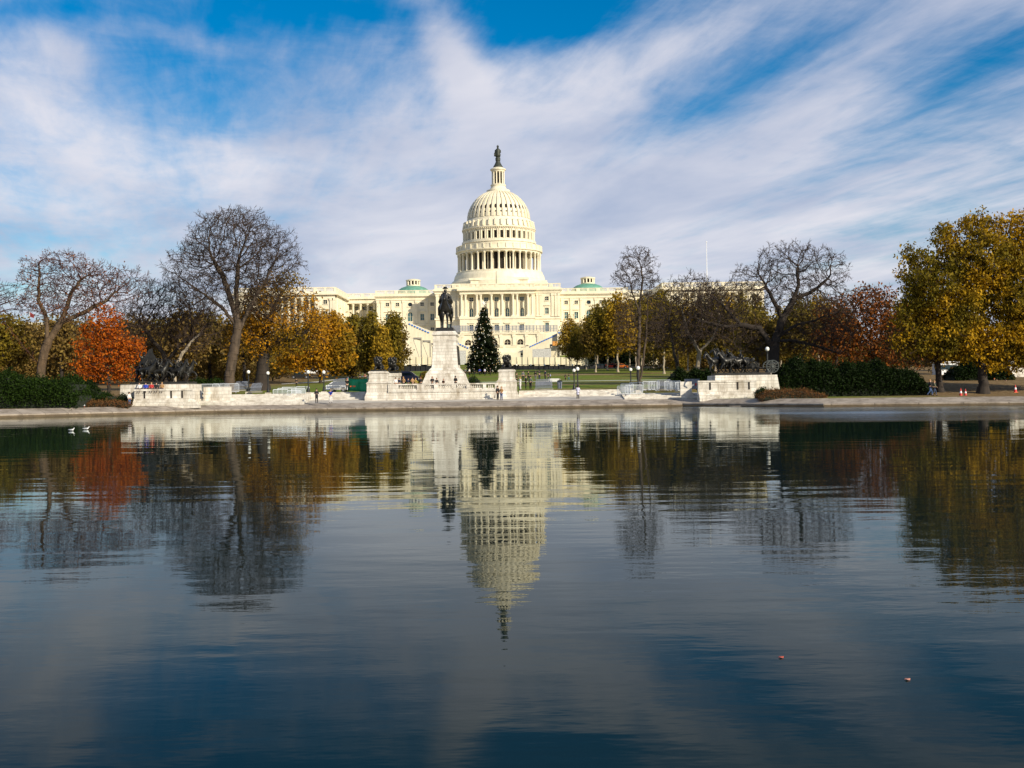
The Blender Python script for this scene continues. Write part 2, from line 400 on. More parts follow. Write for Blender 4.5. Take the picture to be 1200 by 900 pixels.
# ================================================================ the domed capitol
XC = XX(585.3, 513, 320)
cap = thing('capitol_building', 'huge cream-white domed capitol with columned drum and long stone wings', 'building', (XC, 513, 17))
def z5(y): return H + (HOR - (y - .2)) * 513 / F
def r5(p): return p * 513 / F
def dome():
    c = (XC, 513)
    # skirt and drum base
    prof = [(r5(57), z5(345)), (r5(57), z5(333)), (r5(56), z5(332)), (r5(55), z5(330.5)), (r5(53.5), z5(329.5)), (r5(52.5), z5(325)), (r5(51.5), z5(323)), (r5(50.5), z5(322.2)), (r5(50.5), z5(320.4)), (r5(49.3), z5(320)), (r5(37), z5(319.8))]
    base = MB().lathe(*c, prof, 96, caps=False).build('drum_base', m_iron, cap, smooth=False)
    # inner drum with tall openings behind the peristyle
    r = r5(37.8); z0 = z5(320); z1 = z5(298)
    def cyl(rr): return lambda u, v, d: (XC + (rr - d) * math.cos(u), 513 + (rr - d) * math.sin(u), v)
    st = 2 * PI / 36; drum = MB(); holes = []
    for i in range(36):
        u = i * st
        holes.append((u + st * .07, u + st * .93, z0 + .5, z1 - .2))
    drum.wall(cyl(r), 0, 2 * PI, z0, z1, holes, .8)
    dr = drum.build('drum_wall', m_iron, cap)
    MB().lathe(*c, [(r - .8, z0), (r - .8, z1)], 72, caps=False).build('shaded_drum_glazing', m_void, dr)  # near-black glazing; its colour also stands in for shade between the columns
    # peristyle entablature, cornice, parapet
    prof = [(r5(37), z5(299.3)), (r5(48.9), z5(299.3)), (r5(49.2), z5(297.8)), (r5(50.8), z5(297.3)), (r5(51.0), z5(296.4)), (r5(49.8), z5(296.1)), (r5(49.6), z5(295.4)), (r5(49.6), z5(291.2)), (r5(49.9), z5(290.9)), (r5(49.9), z5(290.3)), (r5(48.6), z5(290.3)), (r5(48.4), z5(294)), (r5(43), z5(293.5)), (r5(42.6), z5(287.2))]
    ent = MB().lathe(*c, prof, 144, caps=False).build('peristyle_entablature', m_iron, cap)
    # columns
    cm = MB(); zc0 = z5(320.0); zc1 = z5(299.35); rc = .47
    cm.lathe(0, 0, [(rc * 1.5, 0), (rc * 1.5, .25), (rc * 1.25, .35), (rc, .6), (rc * .98, 3), (rc * .86, zc1 - zc0 - .95), (rc * 1.05, zc1 - zc0 - .85), (rc * 1.45, zc1 - zc0 - .25), (rc * 1.5, zc1 - zc0)], 12)
    me = cm.mesh('column', smooth=True); me.materials.append(m_iron)
    for i in range(36):
        t = (i + .0) * st + st * 0
        o = bpy.data.objects.new('column', me); COL.objects.link(o); o.parent = ent
        o.location = (r5(47.6) * math.cos(t), r5(47.6) * math.sin(t), zc0 - 17)
    # pedestal course
    me = MB().cyl((0, 0, z5(295.3)), (0, 0, z5(290.2)), .38, .38, 4).mesh('parapet_pedestal', (0, 0, 17)); me.materials.append(m_iron)
    for i in range(36):
        t = i * st
        o = bpy.data.objects.new('parapet_pedestal', me); COL.objects.link(o); o.parent = ent; o.location = (r5(49.75) * math.cos(t), r5(49.75) * math.sin(t), 0); o.rotation_euler = (0, 0, t)
    # upper drum with windows
    r = r5(41.3); z0 = z5(287.6); z1 = z5(272.2); up = MB(); holes = []
    for i in range(36):
        u = i * st; holes.append((u + st * .27, u + st * .73, z0 + 1.5, z1 - 1.1))
    up.wall(cyl(r), 0, 2 * PI, z0, z1, holes, .7)
    for i in range(36):
        for s_ in (-.16, .16):
            t = (i + s_) * st
            up.cyl((XC + (r + .08) * math.cos(t), 513 + (r + .08) * math.sin(t), z0 + 1.0), (XC + (r + .08) * math.cos(t), 513 + (r + .08) * math.sin(t), z1 - .1), .26, .24, 6)
    up.lathe(*c, [(r, z0), (r + .9, z0 + .05), (r + .85, z0 + 1.1), (r + .3, z0 + 1.25)], 72, caps=False)
    ud = up.build('upper_drum', m_iron, cap)
    wm = MB(); a = st * .23; hz = (z1 - 1.1) - (z0 + 1.5)
    w2 = (r - .7) * math.tan(a)
    wm.box(-.05, .05, -w2, w2, 0, hz)
    wme = wm.mesh('drum_window'); wme.materials.append(m_void)
    for i in range(36):
        t = (i + .5) * st
        o = bpy.data.objects.new('window', wme); COL.objects.link(o); o.parent = ud
        o.location = ((r - .72) * math.cos(t), (r - .72) * math.sin(t), z0 + 1.5 - 17); o.rotation_euler = (0, 0, t)
    # cornice and attic below the shell
    prof = [(r5(41.2), z5(272.4)), (r5(42), z5(271.8)), (r5(43.2), z5(271.2)), (r5(43.3), z5(270.2)), (r5(41.6), z5(269.6)), (r5(40.6), z5(268.6)), (r5(39.8), z5(264)), (r5(39.2), z5(262.8)), (r5(38.0), z5(261.6)), (r5(37.2), z5(259)), (r5(36.3), z5(258.2))]
    at = MB().lathe(*c, prof, 144, caps=False).build('dome_attic', m_iron, cap)
    me = MB().cyl((.6, 0, z5(268.9)), (.1, 0, z5(262.9)), .55, .5, 4).ball((.1, 0, z5(262.4)), .55, .55, .45, 6, 4).mesh('scroll_bracket', (0, 0, 17)); me.materials.append(m_iron)
    for i in range(36):
        t = (i + .5) * st
        o = bpy.data.objects.new('scroll_bracket', me); COL.objects.link(o); o.parent = at; o.location = (r5(40.2) * math.cos(t), r5(40.2) * math.sin(t), 0); o.rotation_euler = (0, 0, t)
    bm_ = MB()
    for i in range(108):
        t = i * 2 * PI / 108; ct, s_ = math.cos(t), math.sin(t)
        bm_.cyl((XC + r5(42.3) * ct, 513 + r5(42.3) * s_, z5(272.6)), (XC + r5(42.3) * ct, 513 + r5(42.3) * s_, z5(271.5)), .28, .28, 4)
    bm_.build('dentils', m_iron, at)['kind'] = 'stuff'
    # shell
    pts = [(35.6, 258), (35.4, 254), (34.6, 250), (33.2, 246), (31.2, 242), (28.6, 238), (25.2, 234), (21.4, 230.5), (17.2, 227.8), (13.6, 226.2), (12, 225.6)]
    pr = [(r5(a), z5(b)) for a, b in pts]
    sh = MB().lathe(*c, pr, 144, caps=False).build('dome_shell', m_iron, cap, smooth=True)
    rib = MB()
    for i, ((a, za), (b, zb)) in enumerate(zip(pr, pr[1:])):
        wa = .17 + .42 * a / pr[0][0]; wb = .17 + .42 * b / pr[0][0]
        e = .5
        rib.add([(a - .1, -wa, za), (a + e, -wa, za), (a + e, wa, za), (a - .1, wa, za), (b - .1, -wb, zb), (b + e, -wb, zb + .1), (b + e, wb, zb + .1), (b - .1, wb, zb)],
                [(0, 1, 5, 4), (1, 2, 6, 5), (2, 3, 7, 6)])
    rme = rib.mesh('rib', (0, 0, 17)); rme.materials.append(m_iron)
    w = MB(); w.ball((0, 0, 0), .3, .5, 1.0, 10, 6)
    wme = w.mesh('dome_window'); wme.materials.append(m_void)
    hood = MB(); hood.ball((0, 0, 0), .2, .42, .35, 8, 4)
    hme = hood.mesh('hood'); hme.materials.append(m_void)
    for i in range(36):
        t = i * st
        o = bpy.data.objects.new('rib', rme); COL.objects.link(o); o.parent = sh; o.rotation_euler = (0, 0, t)
        t += st / 2
        o = bpy.data.objects.new('dome_window', wme); COL.objects.link(o); o.parent = sh; o.rotation_euler = (0, -.25, t)
        o.location = (r5(33.6) * math.cos(t), r5(33.6) * math.sin(t), z5(246.4) - 17)
        o = bpy.data.objects.new('dome_vent', hme); COL.objects.link(o); o.parent = sh; o.rotation_euler = (0, -.1, t)
        o.location = (r5(35.1) * math.cos(t), r5(35.1) * math.sin(t), z5(252.6) - 17)
    # lantern
    prof = [(r5(12), z5(226.4)), (r5(13.6), z5(225.8)), (r5(13.8), z5(223.6)), (r5(13), z5(223.2)), (r5(10.5), z5(222.6)), (r5(9), z5(220.5)), (r5(8.4), z5(218.6)), (r5(9), z5(218.2)), (r5(9.1), z5(216.9)), (r5(7.9), z5(216.4)), (r5(5), z5(216.2)), (r5(5), z5(201.8)), (r5(7.6), z5(201.8)), (r5(8), z5(200.4)), (r5(9.1), z5(199.6)), (r5(9.1), z5(198.4)), (r5(7.2), z5(197.4)), (r5(5.8), z5(196.6))]
    la = MB().lathe(*c, prof, 48, caps=False).build('lantern', m_iron, cap)
    MB().lathe(*c, [(r5(5.1), z5(215)), (r5(5.1), z5(203))], 24, caps=False).build('lantern_glazing', m_void, la)
    lc = MB().cyl((0, 0, z5(216.3)), (0, 0, z5(201.8)), .3, .27, 8); lm = lc.mesh('column', (0, 0, 17)); lm.materials.append(m_iron)
    for i in range(12):
        t = (i + .5) * PI / 6
        o = bpy.data.objects.new('column', lm); COL.objects.link(o); o.parent = la; o.location = (r5(7) * math.cos(t), r5(7) * math.sin(t), 0)
    st_ = MB().lathe(*c, [(r5(5.8), z5(196.7)), (r5(5.4), z5(195)), (r5(4.2), z5(193.2)), (r5(3.1), z5(191)), (r5(2.5), z5(189)), (r5(2.9), z5(188)), (r5(3), z5(185.6)), (r5(2.2), z5(184)), (r5(1.6), z5(183.6))], 20)
    pd = st_.build('statue_pedestal', m_green_bronze, cap)
    s = MB(); X = XC
    s.lathe(X, 513, [(1.15, z5(183.7)), (1.25, z5(181.5)), (1.05, z5(178.5)), (1.2, z5(176)), (.8, z5(174.6)), (.35, z5(173.9)), (.33, z5(173.5))], 12)
    s.ball((X, 513, z5(172.7)), .45, .45, .55)
    s.ball((X, 513.1, z5(171.3)), .55, .5, .35); s.cyl((X, 513, z5(171.2)), (X + .1, 513, z5(169.6)), .28, .06, 6)
    s.cyl((X - 1.05, 513, z5(176)), (X - 1.3, 512.6, z5(179.5)), .3, .2); s.cyl((X + 1.05, 513, z5(176)), (X + 1.25, 512.6, z5(179)), .3, .22)
    s.box(X - 1.7, X - 1.1, 512.4, 512.6, z5(183.5), z5(179.5))
    s.build('crowning_statue', m_green_bronze, cap, smooth=True)
dome()

def zf(y, Y, x=585): return ZZ(y, Y, x)
class Facade:
    """a flat front facing the pool with real window recesses; px measured at x as in the photo"""
    def __init__(s, name, X0, X1, Y, Yb, z0, z1, mat):
        s.n = name; s.X0 = X0; s.X1 = X1; s.Y = Y; s.Yb = Yb; s.z0 = z0; s.z1 = z1; s.mat = mat; s.holes = []; s.mb = MB(); s.win = []
    def window(s, X, z0, z1, w, kind='rect', hood=None, pane=None):
        s.holes.append((X - w / 2, X + w / 2, z0, z1)); s.win.append((X, z0, z1, w, kind, hood, pane or m_glassb))
    def pil(s, X, z0, z1, w=.95, pr=.3):
        s.mb.box(X - w / 2, X + w / 2, s.Y - pr, s.Y, z0, z1)
        s.mb.box(X - w * .68, X + w * .68, s.Y - pr - .12, s.Y, z1 - .95, z1 - .003)
        s.mb.box(X - w * .6, X + w * .6, s.Y - pr - .12, s.Y, z0, z0 + .5)
    def course(s, z0, z1, pr, a=None, b=None):
        s.mb.box((s.X0 if a is None else a) - pr, (s.X1 if b is None else b) + pr, s.Y - pr, s.Y + .2, z0, z1)
        # returns along the flanks
        if a is None and b is None:
            s.mb.box(s.X0 - pr, s.X0, s.Y + .2, s.Yb, z0, z1); s.mb.box(s.X1, s.X1 + pr, s.Y + .2, s.Yb, z0, z1)
    def done(s, bal_h=1.9, a=None):
        s.mb.wall(lambda u, v, d: (u, s.Y + d, v), s.X0, s.X1, s.z0, s.z1, s.holes, .55)
        s.mb.box(s.X0, s.X1, s.Y + .9, s.Yb, s.z0, s.z1)           # body
        s.mb.add([(s.X0, s.Y, s.z0), (s.X0, s.Y + .9, s.z0), (s.X0, s.Y + .9, s.z1), (s.X0, s.Y, s.z1)], [(3, 2, 1, 0)])
        s.mb.add([(s.X1, s.Y, s.z0), (s.X1, s.Y + .9, s.z0), (s.X1, s.Y + .9, s.z1), (s.X1, s.Y, s.z1)], [(0, 1, 2, 3)])
        o = s.mb.build(s.n, s.mat, cap)
        for X, z0, z1, w, kind, hood, pane in s.win:
            f = MB(); t = .22
            f.box(X - w / 2 - t, X - w / 2, s.Y - .12, s.Y - .003, z0, z1); f.box(X + w / 2, X + w / 2 + t, s.Y - .12, s.Y - .003, z0, z1)
            f.box(X - w / 2 - t - .1, X + w / 2 + t + .1, s.Y - .25, s.Y - .004, z0 - .3, z0 - .004)
            if hood != 'none': f.box(X - w / 2 - t, X + w / 2 + t, s.Y - .12, s.Y - .003, z1 + .003, z1 + .3)
            if hood == 'ped': f.prism([(X - w / 2 - .6, z1 + .9), (X + w / 2 + .6, z1 + .9), (X + w / 2 + .6, z1 + 1.1), (X, z1 + 1.75), (X - w / 2 - .6, z1 + 1.1)], s.Y - .5, s.Y - .003)
            if hood == 'flat': f.box(X - w / 2 - .6, X + w / 2 + .6, s.Y - .5, s.Y - .003, z1 + .55, z1 + .85)
            if kind == 'arch':
                r = w / 2; n = 6; zc = z1 - r
                for sg in (-1, 1):
                    poly = [(X + sg * r, z1), (X + sg * r, zc)] + [(X + sg * r * math.cos(k * PI / 2 / n), zc + r * math.sin(k * PI / 2 / n)) for k in range(1, n + 1)]
                    f.prism(poly, s.Y + .02, s.Y + .4)
                for k in range(8):
                    a0 = PI * k / 8; a1 = PI * (k + 1) / 8
                    f.cyl((X + (r + .3) * math.cos(a0), s.Y - .06, zc + (r + .3) * math.sin(a0)), (X + (r + .3) * math.cos(a1), s.Y - .06, zc + (r + .3) * math.sin(a1)), .16, .16, 4)
            if kind == 'round':
                r = w / 2; zc = (z0 + z1) / 2; n = 5
                for sx in (-1, 1):
                    for sz in (-1, 1):
                        poly = [(X + sx * r, zc + sz * r), (X + sx * r, zc)] + [(X + sx * r * math.cos(k * PI / 2 / n), zc + sz * r * math.sin(k * PI / 2 / n)) for k in range(1, n + 1)]
                        f.prism(poly, s.Y + .02, s.Y + .4)
            # glazing bars
            if kind != 'round':
                f.box(X - .05, X + .05, s.Y + .38, s.Y + .44, z0, z1)
                f.box(X - w / 2, X + w / 2, s.Y + .38, s.Y + .44, (z0 + z1) / 2 - .05, (z0 + z1) / 2 + .05)
            fo = f.build('round_window' if kind == 'round' else 'arched_window' if kind == 'arch' else 'window', s.mat, cap)
            MB().box(X - w / 2, X + w / 2, s.Y + .46, s.Y + .53, z0, z1).build('pane', pane, fo)
        return o
def balustrade(mb, X0, X1, Y, z, h, post=4.2, back=None):
    """solid dies with small openings between balusters"""
    mb.box(X0, X1, Y, Y + .5, z, z + h * .22); mb.box(X0 - .08, X1 + .08, Y - .08, Y + .58, z + h * .84, z + h)
    n = max(1, int(round((X1 - X0) / post)))
    for k in range(n + 1):
        x = X0 + (X1 - X0) * k / n
        w = .75 if k % 2 == 0 else .45
        mb.box(max(X0, x - w), min(X1, x + w), Y - .05, Y + .55, z + h * .22, z + h * .84)
        if k < n:
            a = x + .8; b = X0 + (X1 - X0) * (k + 1) / n - .8
            m = max(2, int((b - a) / .5))
            for j in range(m + 1):
                q = a + (b - a) * j / m
                mb.box(q - .13, q + .13, Y + .12, Y + .38, z + h * .22, z + h * .84)
zroof = zf(341, 490, 470)        # cornice line of the old wings
# ---- central block
YC = 479.0; YP = 475.5; s = YC / F
zt = zf(340, YC); zb = 16
x0 = XX(510.5, YC, 360); x1 = XX(656.3, YC, 360)
cb = Facade('central_block', x0, x1, YC, 540, zb, zt, m_cap)
ztop_sq = (zf(352.8, YC), zf(348.2, YC)); zmid = (zf(371, YC), zf(361.3, YC)); zlow = (zf(389, YC), zf(378.8, YC))
zcol0 = zf(371.5, YP); zcol1 = zf(344.3, YP)
for px in (526, 641):
    X = XX(px, YC, 360)
    cb.window(X, *ztop_sq, 1.5, 'rect', 'none', m_glass); cb.window(X, zf(368.5, YC), zf(361.3, YC), 1.5, 'rect', 'ped'); cb.window(X, *zlow, 1.5, 'rect', 'flat')
for px in (552.5, 569.9, 582.2, 594.7, 611.9):
    X = XX(px, YC, 360)
    cb.window(X, *ztop_sq, 1.7, 'rect', 'none', m_glass if px == 552.5 else m_glassb); cb.window(X, *zmid, 1.5, 'arch', 'none'); 
for px in (512.5, 517.5, 533, 536.5, 549-2, 564.6, 576, 588.4, 602, 618.6, 630, 633.5, 647.5, 651.5, 654.5):
    cb.pil(XX(px, YC, 360), zf(371.5, YC), zf(344.3, YC), 1.0)
cb.course(zf(343.9, YC), zf(341.8, YC), .35); cb.course(zf(340.6, YC), zf(338.3, YC), 1.0); cb.course(zf(341.7, YC), zf(340.7, YC), .6)
cb.course(zf(374.3, YC), zf(372.3, YC), .4)
balustrade(cb.mb, x0 - .3, x1 + .3, YC - .6, zf(338.3, YC) + .002, zf(332.8, YC) - zf(338.3, YC))
cb.done()
# portico projecting from it
px0 = XX(538.8, YP, 360); px1 = XX(626.5, YP, 360)
pm = MB()
zs = zf(372.2, YP)
# storey below the columns, with window recesses
pf = Facade('portico_base', px0, px1, YP - .4, YC - .01, zb, zs, m_cap)
for px in (552.5, 569.9, 582.2, 594.7, 611.9):
    pf.window(XX(px, YP, 380), zf(391, YP), zf(380.3, YP), 1.7, 'rect', 'flat', m_glass)
pf.course(zs - .5, zs + .35, .3)
pf.done()
ze = zf(344.2, YP)
pm.box(px0, px1, YP - .1, YC - .4, ze, zf(341.6, YP)); pm.box(px0 - .4, px1 + .4, YP - .5, YC - .4, zf(341.6, YP), zf(340.4, YP))
pm.box(px0 - 1, px1 + 1, YP - 1.1, YC - .4, zf(340.4, YP), zf(338.0, YP))
balustrade(pm, px0 - .3, px1 + .3, YP - .7, zf(338.0, YP), zf(332.4, YP) - zf(338.0, YP))
pm.box(px0, px1, YP - .2, YC + 12, zf(338.0, YP) + .02, zf(336.8, YP))
pe = pm.build('portico_entablature', m_cap, cap)
cmz = ze - (zs + .35); rc = .5
cm = MB().box(-.8, .8, -.8, .8, 0, .5).lathe(0, 0, [(.68, .5), (.68, .8), (rc, 1.0), (rc * .99, 4), (rc * .85, cmz - 1.1), (rc * 1.0, cmz - 1.0), (rc * 1.4, cmz - .3)], 12).box(-.72, .72, -.72, .72, cmz - .3, cmz)
cme = cm.mesh('column'); cme.materials.append(m_cap)
for px in (540.8, 545.5, 558.7, 563.4, 576, 588.4, 601.2, 606, 618.6, 623.6):
    o = bpy.data.objects.new('column', cme); COL.objects.link(o); o.parent = pe
    o.location = (XX(px, YP, 360) - XC, YP + .75 - 513, zs + .35 - 17)
# stepped attic blocks in front of the drum
am = MB()
for a, b, ya, yb, Y in ((531, 641, 332, 337, 492), (551.5, 618.5, 325.6, 332.2, 493), (549, 640, 329.5, 333, 496)):
    am.box(XX(a, Y, 330), XX(b, Y, 330), Y, 513, zf(yb, Y), zf(ya, Y)); am.box(XX(a, Y, 330) - .5, XX(b, Y, 330) + .5, Y - .5, Y, zf(ya, Y) - .9, zf(ya, Y) - .002)
am.build('roof_attic', m_cap, cap)
fp = MB().cyl((XX(581.6, 481, 325), 481, zf(334, 481)), (XX(581.6, 481, 325), 481, zf(317.5, 481)), .12, .08, 6); 
fp.build('roof_mast', m_black, cap)
# ---- old wings with low green domes
def old_wing(xa, xb, wins, rnd, lx, pils):
    Y = 490
    def zf(y, Y, x=585): return ZZ(y - 1.3, Y, x)
    f = Facade('old_wing', xa, xb, Y, 540, zb, zf(345.5, Y), m_cap)
    zT = (zf(358.6, Y), zf(354.6, Y)); zM = (zf(375.5, Y), zf(368, Y))
    for px in wins:
        X = XX(px, Y, 362); f.window(X, *zT, 1.5, 'rect', 'none', m_glass); f.window(X, *zM, 1.6, 'rect', 'ped'); f.window(X, zf(387.5, Y), zf(384, Y), 1.5, 'rect', 'flat', m_glass)
    X = XX(rnd, Y, 362); f.window(X, zf(359, Y), zf(354.6, Y), 1.8, 'round', 'none', m_glass); f.window(X, zf(376.5, Y), zf(365.8, Y), 2.0, 'arch', 'none'); f.window(X, zf(387.5, Y), zf(384, Y), 1.5, 'rect', 'flat', m_glass)
    for px in pils: f.pil(XX(px, Y, 362), zf(379, Y), zf(352, Y), .95)
    f.course(zf(381.5, Y), zf(379.6, Y), .35); f.course(zf(351.6, Y), zf(350.4, Y), .3); f.course(zf(347.3, Y), zf(345, Y), .95); f.course(zf(348.4, Y), zf(347.5, Y), .5)
    balustrade(f.mb, xa - .3, xb + .3, Y - .6, zf(345, Y) + .002, zf(340.2, Y) - zf(345, Y))
    f.done()
    Yd = 512; X = XX(lx, Yd, 335)
    rd = r5(18.8)
    def zd(y): return zf(y, Yd)
    d = MB().lathe(X, Yd, [(rd + .3, zd(347)), (rd + .3, zd(343)), (rd, zd(342)), (rd * .93, zd(340)), (rd * .75, zd(337.6)), (rd * .5, zd(335.9)), (rd * .42, zd(335.4))], 40).build('low_dome', m_roof, cap, smooth=True)
    rl = r5(8.1)
    l = MB().lathe(X, Yd, [(rl, zd(336.4)), (rl, zd(334.4)), (rl * .86, zd(334.3)), (rl * .86, zd(334))], 24)
    l.lathe(X, Yd, [(rl * .86, zd(329.8)), (rl * 1.06, zd(329.6)), (rl * 1.1, zd(328.4)), (rl * .6, zd(327.2)), (.1, zd(326.6))], 24)
    for i in range(12):
        t = (i + .5) * PI / 6; l.cyl((X + rl * .92 * math.cos(t), Yd + rl * .92 * math.sin(t), zd(334.5)), (X + rl * .92 * math.cos(t), Yd + rl * .92 * math.sin(t), zd(329.7)), .42, .42, 4)
    l.build('lantern', m_iron, d)
    MB().lathe(X, Yd, [(rl * .7, zd(334.4)), (rl * .7, zd(329.8))], 16).build('lantern_glazing', m_void, d)
old_wing(XX(441, 490, 360), x0 - .01, (454.2, 466, 494.8, 506.5), 480.6, 484.5, (443, 447.8, 460, 473, 488, 500.4))
old_wing(x1 + .01, XX(735, 490, 360), (663.6, 675.4, 704.6, 716.5), 690, 689, (659, 669.5, 681.2, 698.4, 710.5, 723, 731))
# ---- linking corridors with columns
def corridor(xa, xb, cols, wins):
    def zf(y, Y, x=585): return ZZ(y - 2.0, Y, x)
    Y = 506; z1 = zf(352.5, Y); zc = zf(384, Y)
    f = Facade('corridor', xa, xb, Y + 4, 530, zb, z1, m_cap2)
    for px in wins:
        X = XX(px, Y + 4, 360); f.window(X, zf(362.5, Y), zf(358.5, Y), 1.5, 'rect', 'none', m_glass); f.window(X, zf(378, Y), zf(371, Y), 1.6, 'rect', 'flat', m_glass)
    f.done()
    m = MB(); m.box(xa, xb, Y, Y + 4, zf(355.5, Y), zf(350.5, Y)); m.box(xa, xb, Y - .8, Y + 4, zf(350.5, Y), zf(348.8, Y)); MB().box(xa, xb, Y, Y + 4, zb, zc).build('corridor_base', m_cap2, cap)
    balustrade(m, xa, xb, Y - .4, zf(348.8, Y), zf(343.9, Y) - zf(348.8, Y))
    e = m.build('corridor_entablature', m_cap2, cap)
    h = zf(355.5, Y) - zc
    c = MB().lathe(0, 0, [(.75, 0), (.75, .5), (.55, .8), (.47, h - 1.1), (.75, h - .3), (.75, h)], 10).mesh('column', smooth=True); c.materials.append(m_cap2)
    for px in cols:
        o = bpy.data.objects.new('column', c); COL.objects.link(o); o.parent = e; o.location = (XX(px, Y, 360) - XC, Y + .9 - 513, zc - 17)
corridor(XX(404, 506, 360), XX(441, 490, 360), (413.5, 422.2, 430.7, 438.6), (418, 426.8, 434.8))
corridor(XX(735, 490, 360), XX(772, 506, 360), (737.6, 745.5, 754, 762.5), (741.5, 750, 758))
# ---- great outer wings
def outer_wing(xa, xb, sgn):
    def zf(y, Y, x=585): return ZZ(y - 3.6, Y, x)
    Y = 472; Yp = Y; za = zb
    f = Facade('outer_wing', xa, xb, Y + 3, 548, zb, zf(346.5, Y), m_cap2)
    W = xb - xa
    edge = W * .2
    for k in range(9):
        X = xa + edge + (W - 2 * edge) * (k + .5) / 9
        f.window(X, zf(361, Y), zf(356.5, Y), 1.6, 'rect', 'none', m_glass); f.window(X, zf(378, Y), zf(370, Y), 1.7, 'rect', 'ped', m_glass)
    f.done()
    m = MB()
    for (a, b) in ((xa, xa + edge), (xb - edge, xb)):
        g = Facade('wing_pavilion', a, b, Y, Y + 3, zb, zf(346.5, Y), m_cap2)
        for q in (.5,):
            X = a + edge * q
            g.window(X, zf(357, Y), zf(352.4, Y), 1.7, 'rect', 'none', m_glass); g.window(X, zf(375, Y), zf(366, Y), 1.7, 'rect', 'ped', m_glass)
        for q in (.06, .2, .8, .94): g.pil(a + edge * q, zf(384, Y), zf(350.2, Y), 1.1, .5)
        g.done()
    m.box(xa, xb, Y - .003, Y + 3, zf(349.8, Y), zf(346.5, Y)); m.box(xa - 1.1, xb + 1.1, Y - 1.1, 549, zf(346.5, Y), zf(344.2, Y)); m.box(xa + edge, xb - edge, Y, Y + 3, zb, zf(384, Y))
    balustrade(m, xa - .2, xb + .2, Y - .6, zf(344.2, Y), zf(337.5, Y) - zf(344.2, Y))
    # balustrade along the inward flank
    xi = xb if sgn < 0 else xa
    m.box(xi - .35, xi + .35, Y, 548, zf(344.2, Y), zf(337.5, Y))
    for k in range(14):
        yy = Y + 5 + k * 5.1
        m.box(xi - .5 if sgn > 0 else xi, xi + .5 if sgn < 0 else xi, yy - .6, yy + .6, zf(384, Y), zf(350, Y))
    e = m.build('wing_entablature', m_cap2, cap)
    h = zf(349.8, Y) - zf(384, Y)
    c = MB().lathe(0, 0, [(.8, 0), (.8, .5), (.58, .8), (.5, h - 1.1), (.8, h - .3), (.8, h)], 10).mesh('column', smooth=True); c.materials.append(m_cap2)
    for k in range(10):
        X = xa + edge + (W - 2 * edge) * k / 9
        o = bpy.data.objects.new('column', c); COL.objects.link(o); o.parent = e; o.location = (X - XC, Y + .9 - 513, zf(384, Y) - 17)
    # windows on the inward flank
    for k in range(12):
        yy = Y + 8 + k * 5.1 - .5
        for (za_, zb_) in ((zf(361, Y), zf(356.5, Y)), (zf(378, Y), zf(370, Y))):
            s1 = xi + (.04 if sgn < 0 else -.04)
            w = MB().box(s1 - .12, s1 + .12, yy - 1.1, yy + 1.1, za_ - .3, zb_ + .3).build('flank_window', m_cap2, cap)
            MB().box(s1 - .15, s1 + .15, yy - .8, yy + .8, za_, zb_).build('pane', m_glass, w)
outer_wing(XX(275, 472, 360), XX(393, 472, 350), -1)
outer_wing(XX(776, 472, 350), XX(895, 472, 350), 1)
# ---- terrace in front
YT = 462
tx0 = XX(541, YT, 395); tx1 = XX(633, YT, 395)
tf = Facade('arcaded_terrace', tx0, tx1, YT, 475, 14, zf(390.5, YT), m_cap)
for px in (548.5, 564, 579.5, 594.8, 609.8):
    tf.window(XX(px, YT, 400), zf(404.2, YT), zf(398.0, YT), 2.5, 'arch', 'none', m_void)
for px in (541.8, 556.2, 571.7, 587, 602.3, 617, 631):
    tf.pil(XX(px, YT, 400), zf(405, YT), zf(392.2, YT), 1.0, .4)
tf.course(zf(406.5, YT), zf(405.2, YT), .4); tf.course(zf(392, YT), zf(390.8, YT), .5)
balustrade(tf.mb, tx0, tx1, YT - .4, zf(390.5, YT), 1.0, 5.2)
tf.done()
tm = MB(); tm.box(XX(275, 470, 395), tx0, 470, 488, 12, zf(391.5, 470)); tm.box(tx1, XX(900, 470, 395), 470, 488, 12, zf(391.5, 470))
tm.box(XX(275, 470, 395), XX(900, 470, 395), 474, 479, 12, zf(391.2, 474))
tm.build('terrace_wall', m_cap2, cap)
lw = MB(); Y = 452
lw.box(XX(512, Y, 412), XX(652, Y, 412), Y, 461, 9, zf(409, Y)); lw.box(XX(532, Y, 412), XX(622, Y, 412), Y - 3, Y, 9, zf(413.5, Y))
balustrade(lw, XX(590, Y, 406), XX(640, Y, 406), Y + 3, zf(409, Y), 1.1, 5)
balustrade(lw, XX(527, Y, 406), XX(556, Y, 406), Y + 3, zf(409, Y), 1.1, 5)
lw.build('lower_terrace', m_cap, cap)
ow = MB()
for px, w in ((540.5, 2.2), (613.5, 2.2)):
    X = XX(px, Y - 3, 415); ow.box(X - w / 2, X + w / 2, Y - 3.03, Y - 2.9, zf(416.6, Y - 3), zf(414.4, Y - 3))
ow.build('terrace_opening', m_void, cap)

